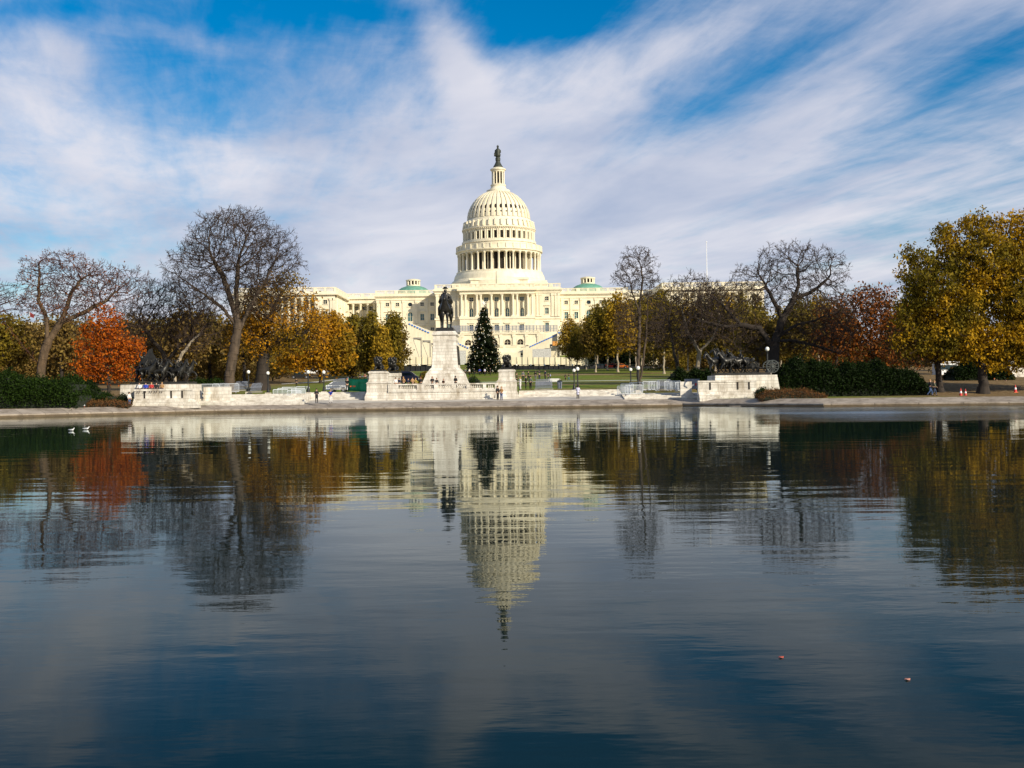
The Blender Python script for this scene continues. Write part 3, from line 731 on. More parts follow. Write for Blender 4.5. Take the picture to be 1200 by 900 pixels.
# ================================================================ stands under construction before the capitol
def stand(sgn):
    side = 'right' if sgn > 0 else 'left'
    Y = 446
    def mx(px): return 585 + sgn * (px - 585)
    dy = 0 if sgn > 0 else 1.6
    def q(px, py, YY=Y):
        v = P(mx(px), py + dy, YY); return (v.x, v.z)
    o = thing('viewing_stand', 'cream boarded stand with blue taped edge and scaffolding %s of the central terrace' % side, 'viewing stand', (XX(mx(660), Y), Y, ground(Y)), 0, 'boarded stands before the capitol')
    w = MB()
    w.prism([q(613, 408), q(655, 389.5), q(655, 424), q(613, 424)], Y + 2, Y + 4)
    w.prism([q(653, 387), q(664, 386.5), q(694, 375), q(694, 393), q(653, 404)], Y, Y + 1.9)
    w.prism([q(631, 391.5), q(640, 389), q(640, 401), q(631, 404)], Y + 6, Y + 9)
    w.build('boarding', m_ply, o)
    # tape: short dashes on the board face
    def dash(a, b, n, YY):
        for k in range(n):
            t0 = k / n; t1 = (k + .62) / n
            p0 = Vector(q(a[0] + (b[0] - a[0]) * t0, a[1] + (b[1] - a[1]) * t0, YY)); p1 = Vector(q(a[0] + (b[0] - a[0]) * t1, a[1] + (b[1] - a[1]) * t1, YY))
            MB().cyl((p0.x, YY - .1, p0.y), (p1.x, YY - .1, p1.y), .3, .3, 4).build('blue_tape', m_blue, o)
    dash((621, 406.4), (654, 391.6), 12, Y + 2); dash((654.5, 389.8), (663, 389.8), 3, Y); dash((667, 388.4), (692, 377.2), 8, Y)
    for k in range(4):
        a = 645 + k * 10.5; zt_ = 403.5 - k * 3.2
        f = MB(); v0 = q(a, zt_, Y - 2); v1 = q(a, 425, Y - 2)
        f.box(v0[0] - .2, v0[0] + .2, Y - 2.2, Y - 1.8, v1[1], v0[1]); v2 = q(a + 9, zt_, Y - 2)
        f.box(v0[0], v2[0], Y - 2.3, Y - .1, v0[1] - .7, v0[1]); f.box(v0[0], v2[0], Y - 2.25, Y - 2.1, v1[1], v1[1] + .3)
        f.cyl((v0[0], Y - 2, v1[1]), (v2[0], Y - 2, v0[1] - .8), .09)
        f.build('scaffold_bay', m_gray, o)
    g = MB()
    a = q(624, 409, Y - 5); b = q(646, 426, Y - 5)
    g.box(a[0], b[0], Y - 5, Y - 4, b[1], a[1])
    g.build('grey_deck', M('bare_grey_plywood', (.5, .49, .46), .8, .25, 2), o)
    s = MB(); a = q(647.5, 400, Y - 3); b = q(653.5, 405, Y - 3); s.box(a[0], b[0], Y - 3.4, Y - 2.9, b[1], a[1]); s.build('orange_sheet', M('orange_plywood', (.62, .27, .05), .7, .1), o)
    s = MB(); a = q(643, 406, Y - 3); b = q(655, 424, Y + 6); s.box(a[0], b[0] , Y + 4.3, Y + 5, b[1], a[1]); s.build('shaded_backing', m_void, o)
stand(1); stand(-1)
# silver rail fence on the terrace
def crowdfence(px0, px1, py0, py1, Y, name, label, n, mat, bars=True):
    X0 = XX(px0, Y, (py0 + py1) / 2); X1 = XX(px1, Y, (py0 + py1) / 2); z1 = ZZ(py0, Y, (px0 + px1) / 2); z0 = ZZ(py1, Y, (px0 + px1) / 2)
    o = thing(name, label, 'fence', ((X0 + X1) / 2, Y, z0))
    m = MB()
    for k in range(n + 1):
        x = X0 + (X1 - X0) * k / n
        m.box(x - .14, x + .14, Y - .14, Y + .14, z0, z1)
    m.build('fence_posts', mat, o)
    m = MB()
    for z in (z0 + .3, (z0 + z1) / 2, z1 - .1): m.box(X0, X1, Y - .04, Y + .04, z - .05, z + .05)
    for k in range(n * 5):
        x = X0 + (X1 - X0) * (k + .5) / (n * 5); m.box(x - .06, x + .06, Y - .03, Y + .03, z0 + .2, z1)
    m.build('fence_bars', mat, o)
    return o
crowdfence(530, 548.5, 381.5, 389.6, 464, 'security_fence', 'silver barred fence on terrace left of the decorated tree', 6, m_steel)
crowdfence(549, 653, 381.5, 389.6, 463.9, 'security_fence', 'long silver barred fence on terrace right of the decorated tree', 26, m_steel)
# boarded site fence across the hill
def sitefence(pa, pb, label, n):
    Y = 392; o = thing('site_fence', label, 'fence', (XX((pa + pb) / 2, Y), Y, ground(Y)))
    X0 = XX(pa, Y, 423); X1 = XX(pb, Y, 423)
    for k in range(n):
        a = X0 + (X1 - X0) * k / n; b = X0 + (X1 - X0) * (k + 1) / n; xm = (pa + (pb - pa) * (k + .5) / n)
        z1 = ZZ(418.6, Y, xm); z0 = ZZ(428, Y, xm) - .6
        m = MB().box(a + .12, b - .12, Y + .1 * (k % 2), Y + .12 + .1 * (k % 2), z0, z1)
        m.box(a - .06, a + .06, Y - .25, Y - .01, z0, z1 + .1)
        m.build('board_panel', m_ply, o)
sitefence(440, 536, 'cream boarded site fence behind the left trees and pedestal', 14)
sitefence(548, 690, 'cream boarded site fence right of the decorated tree', 22)
sitefence(691, 900, 'cream boarded site fence glimpsed between the right tree trunks', 30)
def darkscreen(pa, pb, label):
    Y = 372; o = thing('screen_fence', label, 'fence', (XX((pa + pb) / 2, Y), Y, ground(Y)))
    X0 = XX(pa, Y, 430); X1 = XX(pb, Y, 430); n = int((pb - pa) / 6)
    p = MB(); c = MB()
    for k in range(n + 1):
        x = X0 + (X1 - X0) * k / n; xm = pa + (pb - pa) * k / n; z1 = ZZ(427.4, Y, xm); p.box(x - .16, x + .16, Y - .1, Y + .1, ground(Y) - .5, z1)
        if k < n:
            x2 = X0 + (X1 - X0) * (k + 1) / n
            c.box(x, x2, Y + .12, Y + .2, ground(Y) - .3, z1 - .1 - (.25 if k % 3 else 0)); c.box(x, x2, Y - .5, Y + .3, z1 - .12, z1)
    p.build('fence_posts', m_black, o); c.build('dark_cloth', m_dark, o)
darkscreen(440, 536, 'black cloth screen fence left of the tall pedestal')
darkscreen(548, 800, 'black cloth screen fence along the top of the lawn')
# ================================================================ trees
def colonize(seed, root, path, lobes, n_attr, step=.5, infl=5., kill=.9, iters=90, shell=.55, up=.05, limbs=()):
    """space colonisation inside ellipsoid lobes -> nodes, parents"""
    rng = np.random.RandomState(seed)
    vol = np.array([(a[3] * a[4] * a[5]) ** .8 for a in lobes]); vol = vol / vol.sum()
    pts = []
    for l, v in zip(lobes, vol):
        k = max(8, int(n_attr * v))
        d = rng.normal(size=(k, 3)); d /= np.linalg.norm(d, axis=1)[:, None]
        r = np.where(rng.rand(k) < shell, rng.uniform(.72, 1.0, k), rng.rand(k) ** (1 / 3.))
        r *= 1 + .2 * np.sin(d[:, 0] * 6 + seed) * np.sin(d[:, 2] * 7 + d[:, 1] * 5) + .08 * np.sin(d[:, 0] * 15 + seed) * np.sin(d[:, 2] * 13)
        pts.append(d * r[:, None] * np.array(l[3:6]) + np.array(l[:3]))
    A = np.vstack(pts)
    N = []; PR = []
    def addpath(pp, par):
        last = par
        for a, b in zip(pp, pp[1:]):
            a = Vector(a); b = Vector(b); n = max(1, int((b - a).length / step))
            for k in range(1, n + 1):
                q = a.lerp(b, k / n); w = .1 * step
                N.append(np.array(q) + rng.normal(size=3) * w); PR.append(last); last = len(N) - 1
        return last
    N.append(np.array(root, float)); PR.append(-1)
    addpath([root] + list(path), 0)
    for lb in limbs:
        d = [np.linalg.norm(n - np.array(lb[0])) for n in N]; j = int(np.argmin(d))
        addpath([tuple(N[j])] + [tuple(p) for p in lb[1:]], j)
    alive = np.ones(len(A), bool)
    stuck = {}
    for it in range(iters):
        if not alive.any() or len(N) > 11000: break
        kd = kdtree.KDTree(len(N))
        for i, p in enumerate(N): kd.insert(p, i)
        kd.balance(); acc = {}
        for i in np.nonzero(alive)[0]:
            co, j, d = kd.find(A[i])
            if d < kill: alive[i] = False; continue
            if d > infl and it > 3: 
                if d > infl * 2.5: continue
            v = A[i] - N[j]; v = v / (np.linalg.norm(v) + 1e-9)
            if j in acc: acc[j] += v
            else: acc[j] = v.copy()
        if not acc: break
        for j, v in acc.items():
            n = np.linalg.norm(v)
            if n < 1e-3 or stuck.get(j, 0) > 4: continue
            stuck[j] = stuck.get(j, 0) + 1
            v = v / n
            pj = PR[j]
            if pj >= 0:
                w = N[j] - N[pj]; w = w / (np.linalg.norm(w) + 1e-9); v = v + .35 * w
            v = v + rng.normal(size=3) * .22; v[2] += up
            v = v / np.linalg.norm(v)
            N.append(N[j] + v * step); PR.append(j)
    return np.array(N), np.array(PR)
def tubes(A, B, RA, RB, n):
    A = np.asarray(A, float); B = np.asarray(B, float); D = B - A; L = np.linalg.norm(D, axis=1)[:, None] + 1e-9; D = D / L
    ref = np.where(np.abs(D[:, 2:3]) > .9, np.array([[1., 0, 0]]), np.array([[0., 0, 1]]))
    U = np.cross(D, ref); U /= np.linalg.norm(U, axis=1)[:, None]; W = np.cross(D, U)
    A = A - D * (np.asarray(RA)[:, None] * .45); B = B + D * (np.asarray(RB)[:, None] * .35)
    k = len(A); V = np.zeros((k, 2, n, 3))
    for i in range(n):
        t = 2 * PI * i / n; o = U * math.cos(t) + W * math.sin(t)
        V[:, 0, i] = A + o * np.asarray(RA)[:, None]; V[:, 1, i] = B + o * np.asarray(RB)[:, None]
    base = (np.arange(k) * 2 * n)[:, None]
    Fq = np.stack([np.stack([base[:, 0] + i, base[:, 0] + (i + 1) % n, base[:, 0] + n + (i + 1) % n, base[:, 0] + n + i], axis=1) for i in range(n)], axis=1).reshape(-1, 4)
    return V.reshape(-1, 3), Fq
def join(parts):
    Vs = []; Fs = []; n = 0
    for V, Q in parts:
        if len(V) == 0: continue
        Vs.append(V); Fs.append(Q + n); n += len(V)
    return np.vstack(Vs), np.vstack(Fs)
def leaves(C, size, rng, jitter, droop=0., aspect=.6):
    k = len(C); C = C + rng.normal(size=(k, 3)) * jitter
    a = rng.normal(size=(k, 3)); a[:, 2] -= droop; a /= np.linalg.norm(a, axis=1)[:, None]
    b = np.cross(a, rng.normal(size=(k, 3))); b /= np.linalg.norm(b, axis=1)[:, None]
    s = size * rng.uniform(.6, 1.3, k)[:, None]
    a = a * s; b = b * s * aspect
    V = np.stack([C - a, C - b * .9, C + a, C + b * .9], axis=1).reshape(-1, 3)
    return V, np.arange(4 * k).reshape(-1, 4)
def make_tree(name, label, cat, base, path, lobes, seed, Y, r0=None, n_attr=900, step=.55, kill=.95, twigs=3, tl=.9, leaf=None, bark=None, twigm=None, group=None, limbs=(), shell=.55, depthk=.8, up=.05, tip=.022, expo=2.25, thick=.1, kind=None, density=None, rootflare=True, power=.62, iters=90, twigr=.022, dens=1., leafr=2.6):
    """base, path, lobes in photo survey units; leaf=(material,count per tip,size,jitter)"""
    rng = np.random.RandomState(seed + 5)
    bp = P(*base, Y); bp.z = ground(Y) - .15 if Y > 139 else .8
    def q(a):  # (x, y[, depth offset])
        v = P(a[0], a[1], Y + (a[2] if len(a) > 2 else 0)); return (v.x, v.y, v.z)
    k = Y / F
    lb = []
    for l in lobes:
        c = q(l[:2] + ((l[4],) if len(l) > 4 else ()))
        lb.append((*c, l[2] * k, min(l[2], l[3] * 1.4) * k * depthk if len(l) < 6 else l[5] * k, l[3] * k))
    root = (bp.x, bp.y, bp.z)
    N, PR = colonize(seed, root, [q(p) for p in path], lb, int(n_attr * 2.0), step * .82, 9., kill * .68, iters, shell, up, [[q(p) for p in z] for z in limbs])
    n = len(N); ch = np.zeros(n, int)
    rad = np.zeros(n); kids = [[] for _ in range(n)]
    for i in range(1, n): kids[PR[i]].append(i)
    for i in range(n - 1, -1, -1):
        rad[i] = 1. if not kids[i] else sum(rad[j] for j in kids[i]) + .02
    rad = tip + ((r0 or .3) - tip) * ((rad - 1) / rad[0]).clip(0) ** power
    o = thing(name, label, cat, root, 0, group)
    if kind: o['kind'] = kind
    off = root
    idx = np.arange(1, n); pa = PR[1:]
    RA = rad[pa].copy(); RB = rad[idx]; RA = np.minimum(RA, RB * 1.35 + .01)
    hgt = np.maximum(N[:, 2] - root[2], 0)
    if rootflare:
        fl = 1 + .9 * np.exp(-hgt / (r0 or .4) * .9)
        RA = RA * fl[pa]; RB = RB * fl[idx]
    big = RB > thick
    parts = [tubes(N[pa[big]], N[idx[big]], RA[big], RB[big], 9)]
    V, Q = parts[0]
    np_mesh('trunk', V, Q, bark or m_bark, o, True, off)
    sm = ~big
    pt = []
    mid = sm & (RB > .05)
    if mid.any(): pt.append(tubes(N[pa[mid]], N[idx[mid]], RA[mid], RB[mid], 5))
    lo = sm & ~mid
    if lo.any(): pt.append(tubes(N[pa[lo]], N[idx[lo]], RA[lo], RB[lo], 3))
    # twigs
    tips = [i for i in range(1, n) if rad[i] < tip * leafr]
    if twigs:
        A = []; B = []; 
        for i in tips:
            w = N[i] - N[PR[i]]; w = w / (np.linalg.norm(w) + 1e-9)
            m = twigs if not kids[i] else max(1, twigs // 2)
            for _ in range(m):
                d = w * .8 + rng.normal(size=3) * .55; d[2] += .12; d /= np.linalg.norm(d); L = tl * rng.uniform(.5, 1.2)
                p1 = N[i] + d * L * .55; d2 = d + rng.normal(size=3) * .4; d2 /= np.linalg.norm(d2); p2 = p1 + d2 * L * .5
                A.append(N[i]); B.append(p1); A.append(p1); B.append(p2)
                d3 = d + rng.normal(size=3) * .6; d3 /= np.linalg.norm(d3); A.append(p1); B.append(p1 + d3 * L * .4)
        A = np.array(A); B = np.array(B)
        pt.append(tubes(A, B, np.full(len(A), twigr), np.full(len(A), twigr * .7), 3))
    if leaf:
        mt, cnt, size, jit = leaf[:4]
        C = N[tips]
        if density is not None:
            # patches without leaves
            f = np.sin(C[:, 0] * .55 + seed) + np.sin(C[:, 2] * .7 + seed * 2) + np.sin(C[:, 1] * .6); C = C[f > density]
        C = np.repeat(C + rng.normal(size=C.shape) * np.where(rng.rand(len(C)) < .2, .35, .05)[:, None], cnt, axis=0)
        V, Q = leaves(C, size, rng, jit, leaf[4] if len(leaf) > 4 else 0)
        if pt:
            V2, Q2 = join(pt); b2 = np_mesh('branches', V2, Q2, twigm or m_twig, o, False, off)
        np_mesh('crown', V, Q, mt, o, False, off)
    else:
        V, Q = join(pt); np_mesh('crown', V, Q, twigm or m_twig, o, False, off)
    return o
l_gold = leafmat('golden_leaves', [(.2, .125, .012), (.34, .21, .018), (.42, .26, .02), (.25, .18, .02)], .28)
l_yellow = leafmat('yellow_green_leaves', [(.2, .12, .008), (.44, .25, .010), (.54, .31, .012), (.26, .17, .012)], .3, patch=(.2, (.17, .13, .012)))
l_orange = leafmat('orange_leaves', [(.36, .075, .008), (.5, .12, .01), (.56, .17, .015), (.3, .05, .008)], .4)
l_amber = leafmat('amber_leaves', [(.32, .16, .010), (.54, .26, .012), (.46, .2, .010), (.22, .12, .012)], .3, patch=(.14, (.22, .15, .015)))
l_rust = leafmat('rust_leaves', [(.13, .045, .01), (.28, .085, .012), (.2, .07, .015), (.07, .035, .012)], .25)
l_brown = leafmat('brown_leaves', [(.13, .085, .025), (.22, .145, .04), (.17, .1, .025), (.28, .2, .05)], .3)
l_olive = leafmat('olive_gold_leaves', [(.15, .11, .014), (.27, .2, .02), (.2, .14, .02), (.12, .11, .014)], .35, patch=(.1, (.12, .075, .02)))
l_ever = leafmat('evergreen_needles', [(.006, .011, .004), (.012, .02, .006), (.018, .027, .008), (.005, .009, .004)], .15)
l_hedge = leafmat('hedge_leaves', [(.008, .017, .003), (.014, .03, .004), (.026, .05, .006), (.006, .012, .002)], .2)
l_hedged = leafmat('dark_hedge_leaves', [(.005, .010, .002), (.009, .019, .003), (.014, .028, .004), (.004, .008, .002)], .2)
l_shrub = leafmat('rusty_shrub_leaves', [(.12, .05, .018), (.2, .085, .03), (.16, .09, .03), (.09, .04, .02)], .25)

make_tree('elm_tree', 'tall bare vase-shaped elm with a pale straight trunk, tallest tree left of the capitol', 'tree', (268, 456), [(269, 440), (272, 420), (277, 396), (279, 376)],
          [(277, 292, 62, 44), (232, 315, 38, 32), (322, 306, 32, 34), (245, 345, 40, 26), (300, 345, 40, 26), (277, 262, 38, 16)], 3, 158, r0=.68, n_attr=1700, step=.5, kill=.85, twigs=5, tl=1.0, shell=.6, power=.58,
          limbs=[[(277, 396), (290, 365), (306, 336)], [(279, 378), (270, 350), (262, 325), (250, 305)], [(279, 376), (277, 340), (279, 310)], [(277, 385), (262, 362), (240, 345)]])
make_tree('locust_tree', 'bare spreading tree with thick leaning forked trunk above the left hedge', 'tree', (49, 447), [(48, 434), (52, 412), (58, 398)],
          [(70, 322, 46, 28), (58, 350, 34, 24), (112, 338, 40, 24), (140, 335, 36, 22), (90, 352, 40, 24)], 12, 150, r0=.55, n_attr=1400, step=.5, kill=.85, power=.6, twigs=5, tl=.8, bark=m_barkf, twigm=m_twigr, leaf=(l_rust, 3, .13, .35), density=-.4, leafr=1.6,
          limbs=[[(56, 400), (54, 372), (45, 352), (46, 330), (46, 306)], [(58, 398), (71, 378), (80, 356), (84, 342), (98, 325)], [(50, 430), (36, 416), (18, 394), (4, 376), (-3, 352)], [(71, 378), (95, 368), (125, 352)]], shell=.4)
make_tree('locust_tree', 'bare low-limbed tree at the left edge of the photo', 'tree', (-32, 452), [(-31, 420), (-20, 385)], [(0, 350, 24, 24), (18, 356, 20, 16), (-40, 340, 45, 35)], 22, 152, r0=.45, n_attr=500, twigs=4, tl=.8, twigm=m_twigr)
make_tree('bare_tree', 'bare dark-branched tree just left of the tall elm, behind the left bronze group', 'tree', (194, 446), [(194, 432), (192, 415), (188, 400)],
          [(190, 365, 34, 36), (165, 380, 34, 30), (222, 378, 30, 30), (200, 345, 20, 18)], 31, 166, r0=.4, n_attr=1400, step=.5, kill=.85, twigs=5, tl=.9, bark=m_barkd, limbs=[[(192, 415), (178, 398), (165, 380)], [(194, 425), (208, 408), (222, 395)]])
make_tree('bare_tree', 'slim tree with a pale leaning lower trunk beside the tall elm', 'tree', (204, 448), [(205, 438), (210, 420), (222, 404)], [(238, 388, 26, 22), (222, 400, 18, 16)], 37, 160, r0=.24, n_attr=260, twigs=3, tl=.8, bark=m_barkl)
make_tree('oak_tree', 'thick dark-trunked oak with sparse golden brown leaves right of the tall elm', 'tree', (306, 458), [(307, 445), (308, 425), (310, 412)],
          [(328, 365, 48, 38), (300, 392, 40, 26), (355, 385, 30, 30), (330, 400, 45, 18), (335, 335, 24, 16)], 41, 163, r0=.85, n_attr=1100, twigs=3, tl=.8, bark=m_barkd, leaf=(l_amber, 10, .2, .5), density=-1.0, leafr=2.0,
          limbs=[[(310, 413), (326, 400), (345, 396), (360, 388)], [(310, 412), (312, 385), (322, 360)], [(309, 416), (295, 402), (282, 392)]])
make_tree('maple_tree', 'bright orange maple beside the left bronze group', 'tree', (128, 462), [(128, 448), (126, 430)], [(124, 392, 22, 24), (148, 412, 20, 18), (104, 408, 16, 16), (112, 436, 24, 10), (122, 368, 9, 12), (145, 440, 22, 8), (100, 388, 8, 10), (136, 376, 10, 10), (160, 404, 10, 8), (92, 426, 10, 8), (128, 420, 26, 14)], 51, 149, r0=.22, n_attr=800, step=.5, kill=.8, twigs=2, tl=.5,
          leaf=(l_orange, 11, .19, .30, .3), leafr=2.8, bark=m_barkd)
make_tree('ginkgo_tree', 'broad golden amber tree between the oak and the small conical trees', 'tree', (376, 441), [(376, 425), (377, 410)], [(380, 398, 30, 30), (352, 408, 26, 24), (404, 408, 16, 22), (372, 424, 42, 12), (384, 378, 16, 14)], 61, 218, r0=.28, n_attr=800, step=.7, kill=1.1, twigs=2, tl=.8, leaf=(l_amber, 14, .32, .6), leafr=5, bark=m_barkd)
# narrow twin-stemmed bare tree
make_tree('bare_tree', 'tall narrow bare tree with two slim trunks beside the right barricades', 'tree', (749, 456), [(748, 440), (749, 400), (750, 355)],
          [(744, 325, 18, 30), (752, 306, 14, 16), (730, 326, 12, 14), (760, 332, 14, 26), (742, 300, 12, 10), (735, 380, 16, 30), (765, 380, 14, 30)], 71, 152, r0=.27, n_attr=1000, step=.5, kill=.8, twigs=5, tl=.8, bark=m_bark, shell=.3,
          limbs=[[(749, 452), (753, 430), (757, 395), (759, 355), (762, 340)], [(750, 356), (753, 330), (751, 310)], [(750, 370), (742, 345), (738, 328)]], depthk=.9)
make_tree('bare_tree', 'bare fan-shaped tree with a sunlit trunk left of the cannon group', 'tree', (818, 452), [(818, 432), (820, 412), (816, 398)],
          [(812, 352, 30, 30), (800, 380, 30, 30), (835, 372, 26, 28), (796, 345, 16, 18), (832, 346, 16, 18)], 81, 170, r0=.33, n_attr=1250, step=.5, kill=.85, twigs=5, tl=.9, bark=m_barkl, limbs=[[(820, 412), (806, 390), (800, 365)], [(820, 412), (836, 395), (845, 372)]])
make_tree('bare_tree', 'dark leaning bare tree between the twin-stemmed tree and the fan-shaped one', 'tree', (797, 456), [(797, 440), (790, 415), (787, 390)], [(788, 362, 16, 34), (775, 390, 14, 22), (800, 400, 16, 20)], 84, 168, r0=.22, n_attr=330, twigs=3, tl=.9, bark=m_barkd)
make_tree('white_oak_tree', 'wide crooked bare oak spreading behind the cannon group', 'tree', (904, 450), [(906, 435), (907, 410), (911, 392), (917, 374)],
          [(926, 312, 46, 28), (962, 318, 34, 26), (890, 330, 36, 24), (968, 352, 30, 26), (862, 352, 34, 24), (845, 378, 40, 22), (925, 345, 50, 26), (975, 385, 30, 26), (940, 392, 34, 24), (880, 400, 30, 18), (832, 352, 24, 22), (818, 384, 24, 18)], 93, 160, r0=.8, n_attr=1900, step=.5, kill=.9, power=.58, twigs=5, tl=.8, bark=m_barkd, shell=.4,
          limbs=[[(917, 376), (928, 355), (936, 335), (934, 315)], [(917, 372), (905, 350), (895, 330)], [(906, 408), (890, 385), (868, 381), (848, 384)], [(910, 395), (935, 380), (955, 376)], [(930, 350), (955, 340), (972, 325)], [(910, 400), (935, 400), (965, 408), (985, 415)], [(868, 381), (850, 360), (832, 345)], [(850, 384), (828, 378), (812, 372)]])
make_tree('red_oak_tree', 'rust-leaved oak between the wide bare oak and the big yellow tree', 'tree', (1025, 452), [(1025, 432), (1022, 410)], [(1010, 384, 44, 42), (1045, 392, 38, 42), (985, 405, 34, 30), (1030, 425, 50, 16), (1020, 352, 30, 16), (985, 370, 26, 24)], 101, 182, r0=.5, n_attr=1200, step=.65, kill=1.0, twigs=3, tl=.9, leaf=(l_rust, 9, .24, .5), bark=m_barkd, density=-1.2, leafr=3)
make_tree('oak_tree', 'dark-trunked oak with thin brown leaves left of the big yellow tree', 'tree', (1102, 462), [(1101, 445), (1098, 425), (1096, 405)], [(1085, 385, 34, 34), (1110, 395, 28, 30), (1065, 400, 26, 24), (1085, 418, 40, 14)], 111, 144, r0=.38, n_attr=750, twigs=3, tl=.8, leaf=(l_brown, 7, .2, .5), bark=m_barkd, leafr=3, limbs=[[(1098, 425), (1080, 415), (1062, 412)]])
make_tree('yellow_elm_tree', 'huge yellow-green leafed tree at the right edge above two traffic cones', 'tree', (1152, 466), [(1152, 450), (1151, 430), (1150, 405), (1150, 380)],
          [(1152, 318, 48, 56), (1110, 345, 46, 44), (1200, 330, 46, 60), (1080, 338, 24, 34), (1070, 300, 14, 12), (1120, 396, 50, 26), (1185, 404, 60, 30), (1152, 268, 20, 22), (1108, 282, 20, 20), (1130, 262, 12, 12), (1172, 262, 14, 12), (1240, 380, 60, 56), (1205, 272, 26, 26), (1250, 310, 45, 50), (1064, 365, 18, 22), (1085, 400, 36, 16), (1078, 318, 26, 26)], 121, 142, r0=.55, n_attr=2600, step=.55, kill=.85, twigs=2, tl=.6,
          leaf=(l_yellow, 19, .21, .38, .9), leafr=4.2, bark=m_barkd, shell=.5, limbs=[[(1151, 428), (1125, 395), (1100, 365)], [(1151, 425), (1178, 395), (1200, 365)], [(1150, 385), (1152, 340), (1152, 300)]], iters=110)
# conical ornamental trees before the left link of the capitol
for i, (x, yb, yt, hw, Y, lab, lf) in enumerate([(414, 440, 369, 14, 262, 'conical olive-gold tree, leftmost of the conical trees before the left colonnade', l_olive), (434, 441, 366, 15, 250, 'conical olive-gold tree, second from left before the left colonnade', l_olive),
                                     (461, 443, 364, 15, 262, 'dense conical green-gold tree, nearest the left stand of the capitol', l_olive), (448, 440, 382, 12, 246, 'short conical gold tree half hidden between two taller conical ones', l_gold), (398, 438, 372, 14, 285, 'faint green-gold conical tree just behind the amber one', l_olive)]):
    make_tree('hornbeam_tree', lab, 'tree', (x, yb), [(x, yb - 14), (x, (yb + yt) / 2)], [(x, yt + 52, hw * 1.1, 20), (x, yt + 30, hw * .95, 20), (x, yt + 13, hw * .55, 13)], 200 + i, Y, r0=.2, n_attr=420, step=.7, kill=1.0, twigs=1, tl=.6,
              leaf=(lf, 16, .34, .55), leafr=5, bark=m_bark, group='conical trees before the left colonnade', depthk=1.)
# young elms in rows on the right, built once and copied
def young(seed, lf):
    Y = 290
    return make_tree('young_elm_tree', 'x', 'tree', (600, 436.5), [(600, 425), (600, 408)], [(600, 400, 16, 18), (600, 384, 12, 16), (598, 368, 6, 10)], seed, Y, r0=.2, n_attr=380, step=.75, kill=1.1, twigs=2, tl=.9, leaf=(lf, 15, .33, .6), leafr=5, bark=m_barkl, depthk=1., group='young golden elms in rows on the right lawn')
protos = [young(301, l_olive), young(302, l_gold), young(303, l_olive)]
spots = [(676, 300, .72), (687, 322, .85), (698, 288, .95), (712, 312, 1.1), (724, 286, 1.15), (738, 318, 1.1), (752, 292, 1.08), (766, 316, 1.1), (778, 262, 1.12), (792, 312, 1.1), (806, 290, 1.05), (822, 318, 1.1), (838, 284, 1.1), (854, 312, 1.15), (870, 280, 1.1), (888, 300, 1.1), (668, 338, .9), (745, 342, 1.1), (935, 295, 1.1), (960, 268, 1.05), (700, 345, 1.1), (915, 262, .85)]
words = ['pale-trunked golden elm nearest the right stand', 'young elm behind the first golden elm by the right stand', 'golden elm with a pointed crown right of the stand', 'olive elm in front of the dark evergreen crown', 'bright golden elm just left of the twin-stemmed bare tree', 'olive elm behind the gap left of the twin-stemmed tree', 'elm seen straight behind the twin-stemmed bare tree', 'elm just right of the twin-stemmed bare tree',
         'nearest golden elm with a white trunk above the grey barrier stack', 'elm behind the dark leaning bare tree', 'elm left of the sunlit fan-shaped trunk', 'elm right of the sunlit fan-shaped trunk', 'golden elm above the head of the lead bronze horse', 'elm above the middle of the cannon group', 'elm above the cannon limber wheel', 'elm half hidden behind the wide oak trunk',
         'farthest small elm at the foot of the right stand', 'far elm on the hill behind the twin-stemmed tree', 'elm to the right of the wide oak trunk', 'golden elm over the middle of the long right hedge', 'far elm under the dark evergreen crown', 'low golden elm just right of the wide oak trunk']
for i, (px, Y, sc) in enumerate(spots):
    src = protos[i % 3]
    o = src if i < 3 else copy_tree(src)
    o.location = (XX(px, Y, 420), Y, ground(Y) - .1); o.scale = (sc * random.uniform(.9, 1.1),) * 2 + (sc,); o.rotation_euler = (0, 0, i * 1.7)
    o['label'] = words[i]
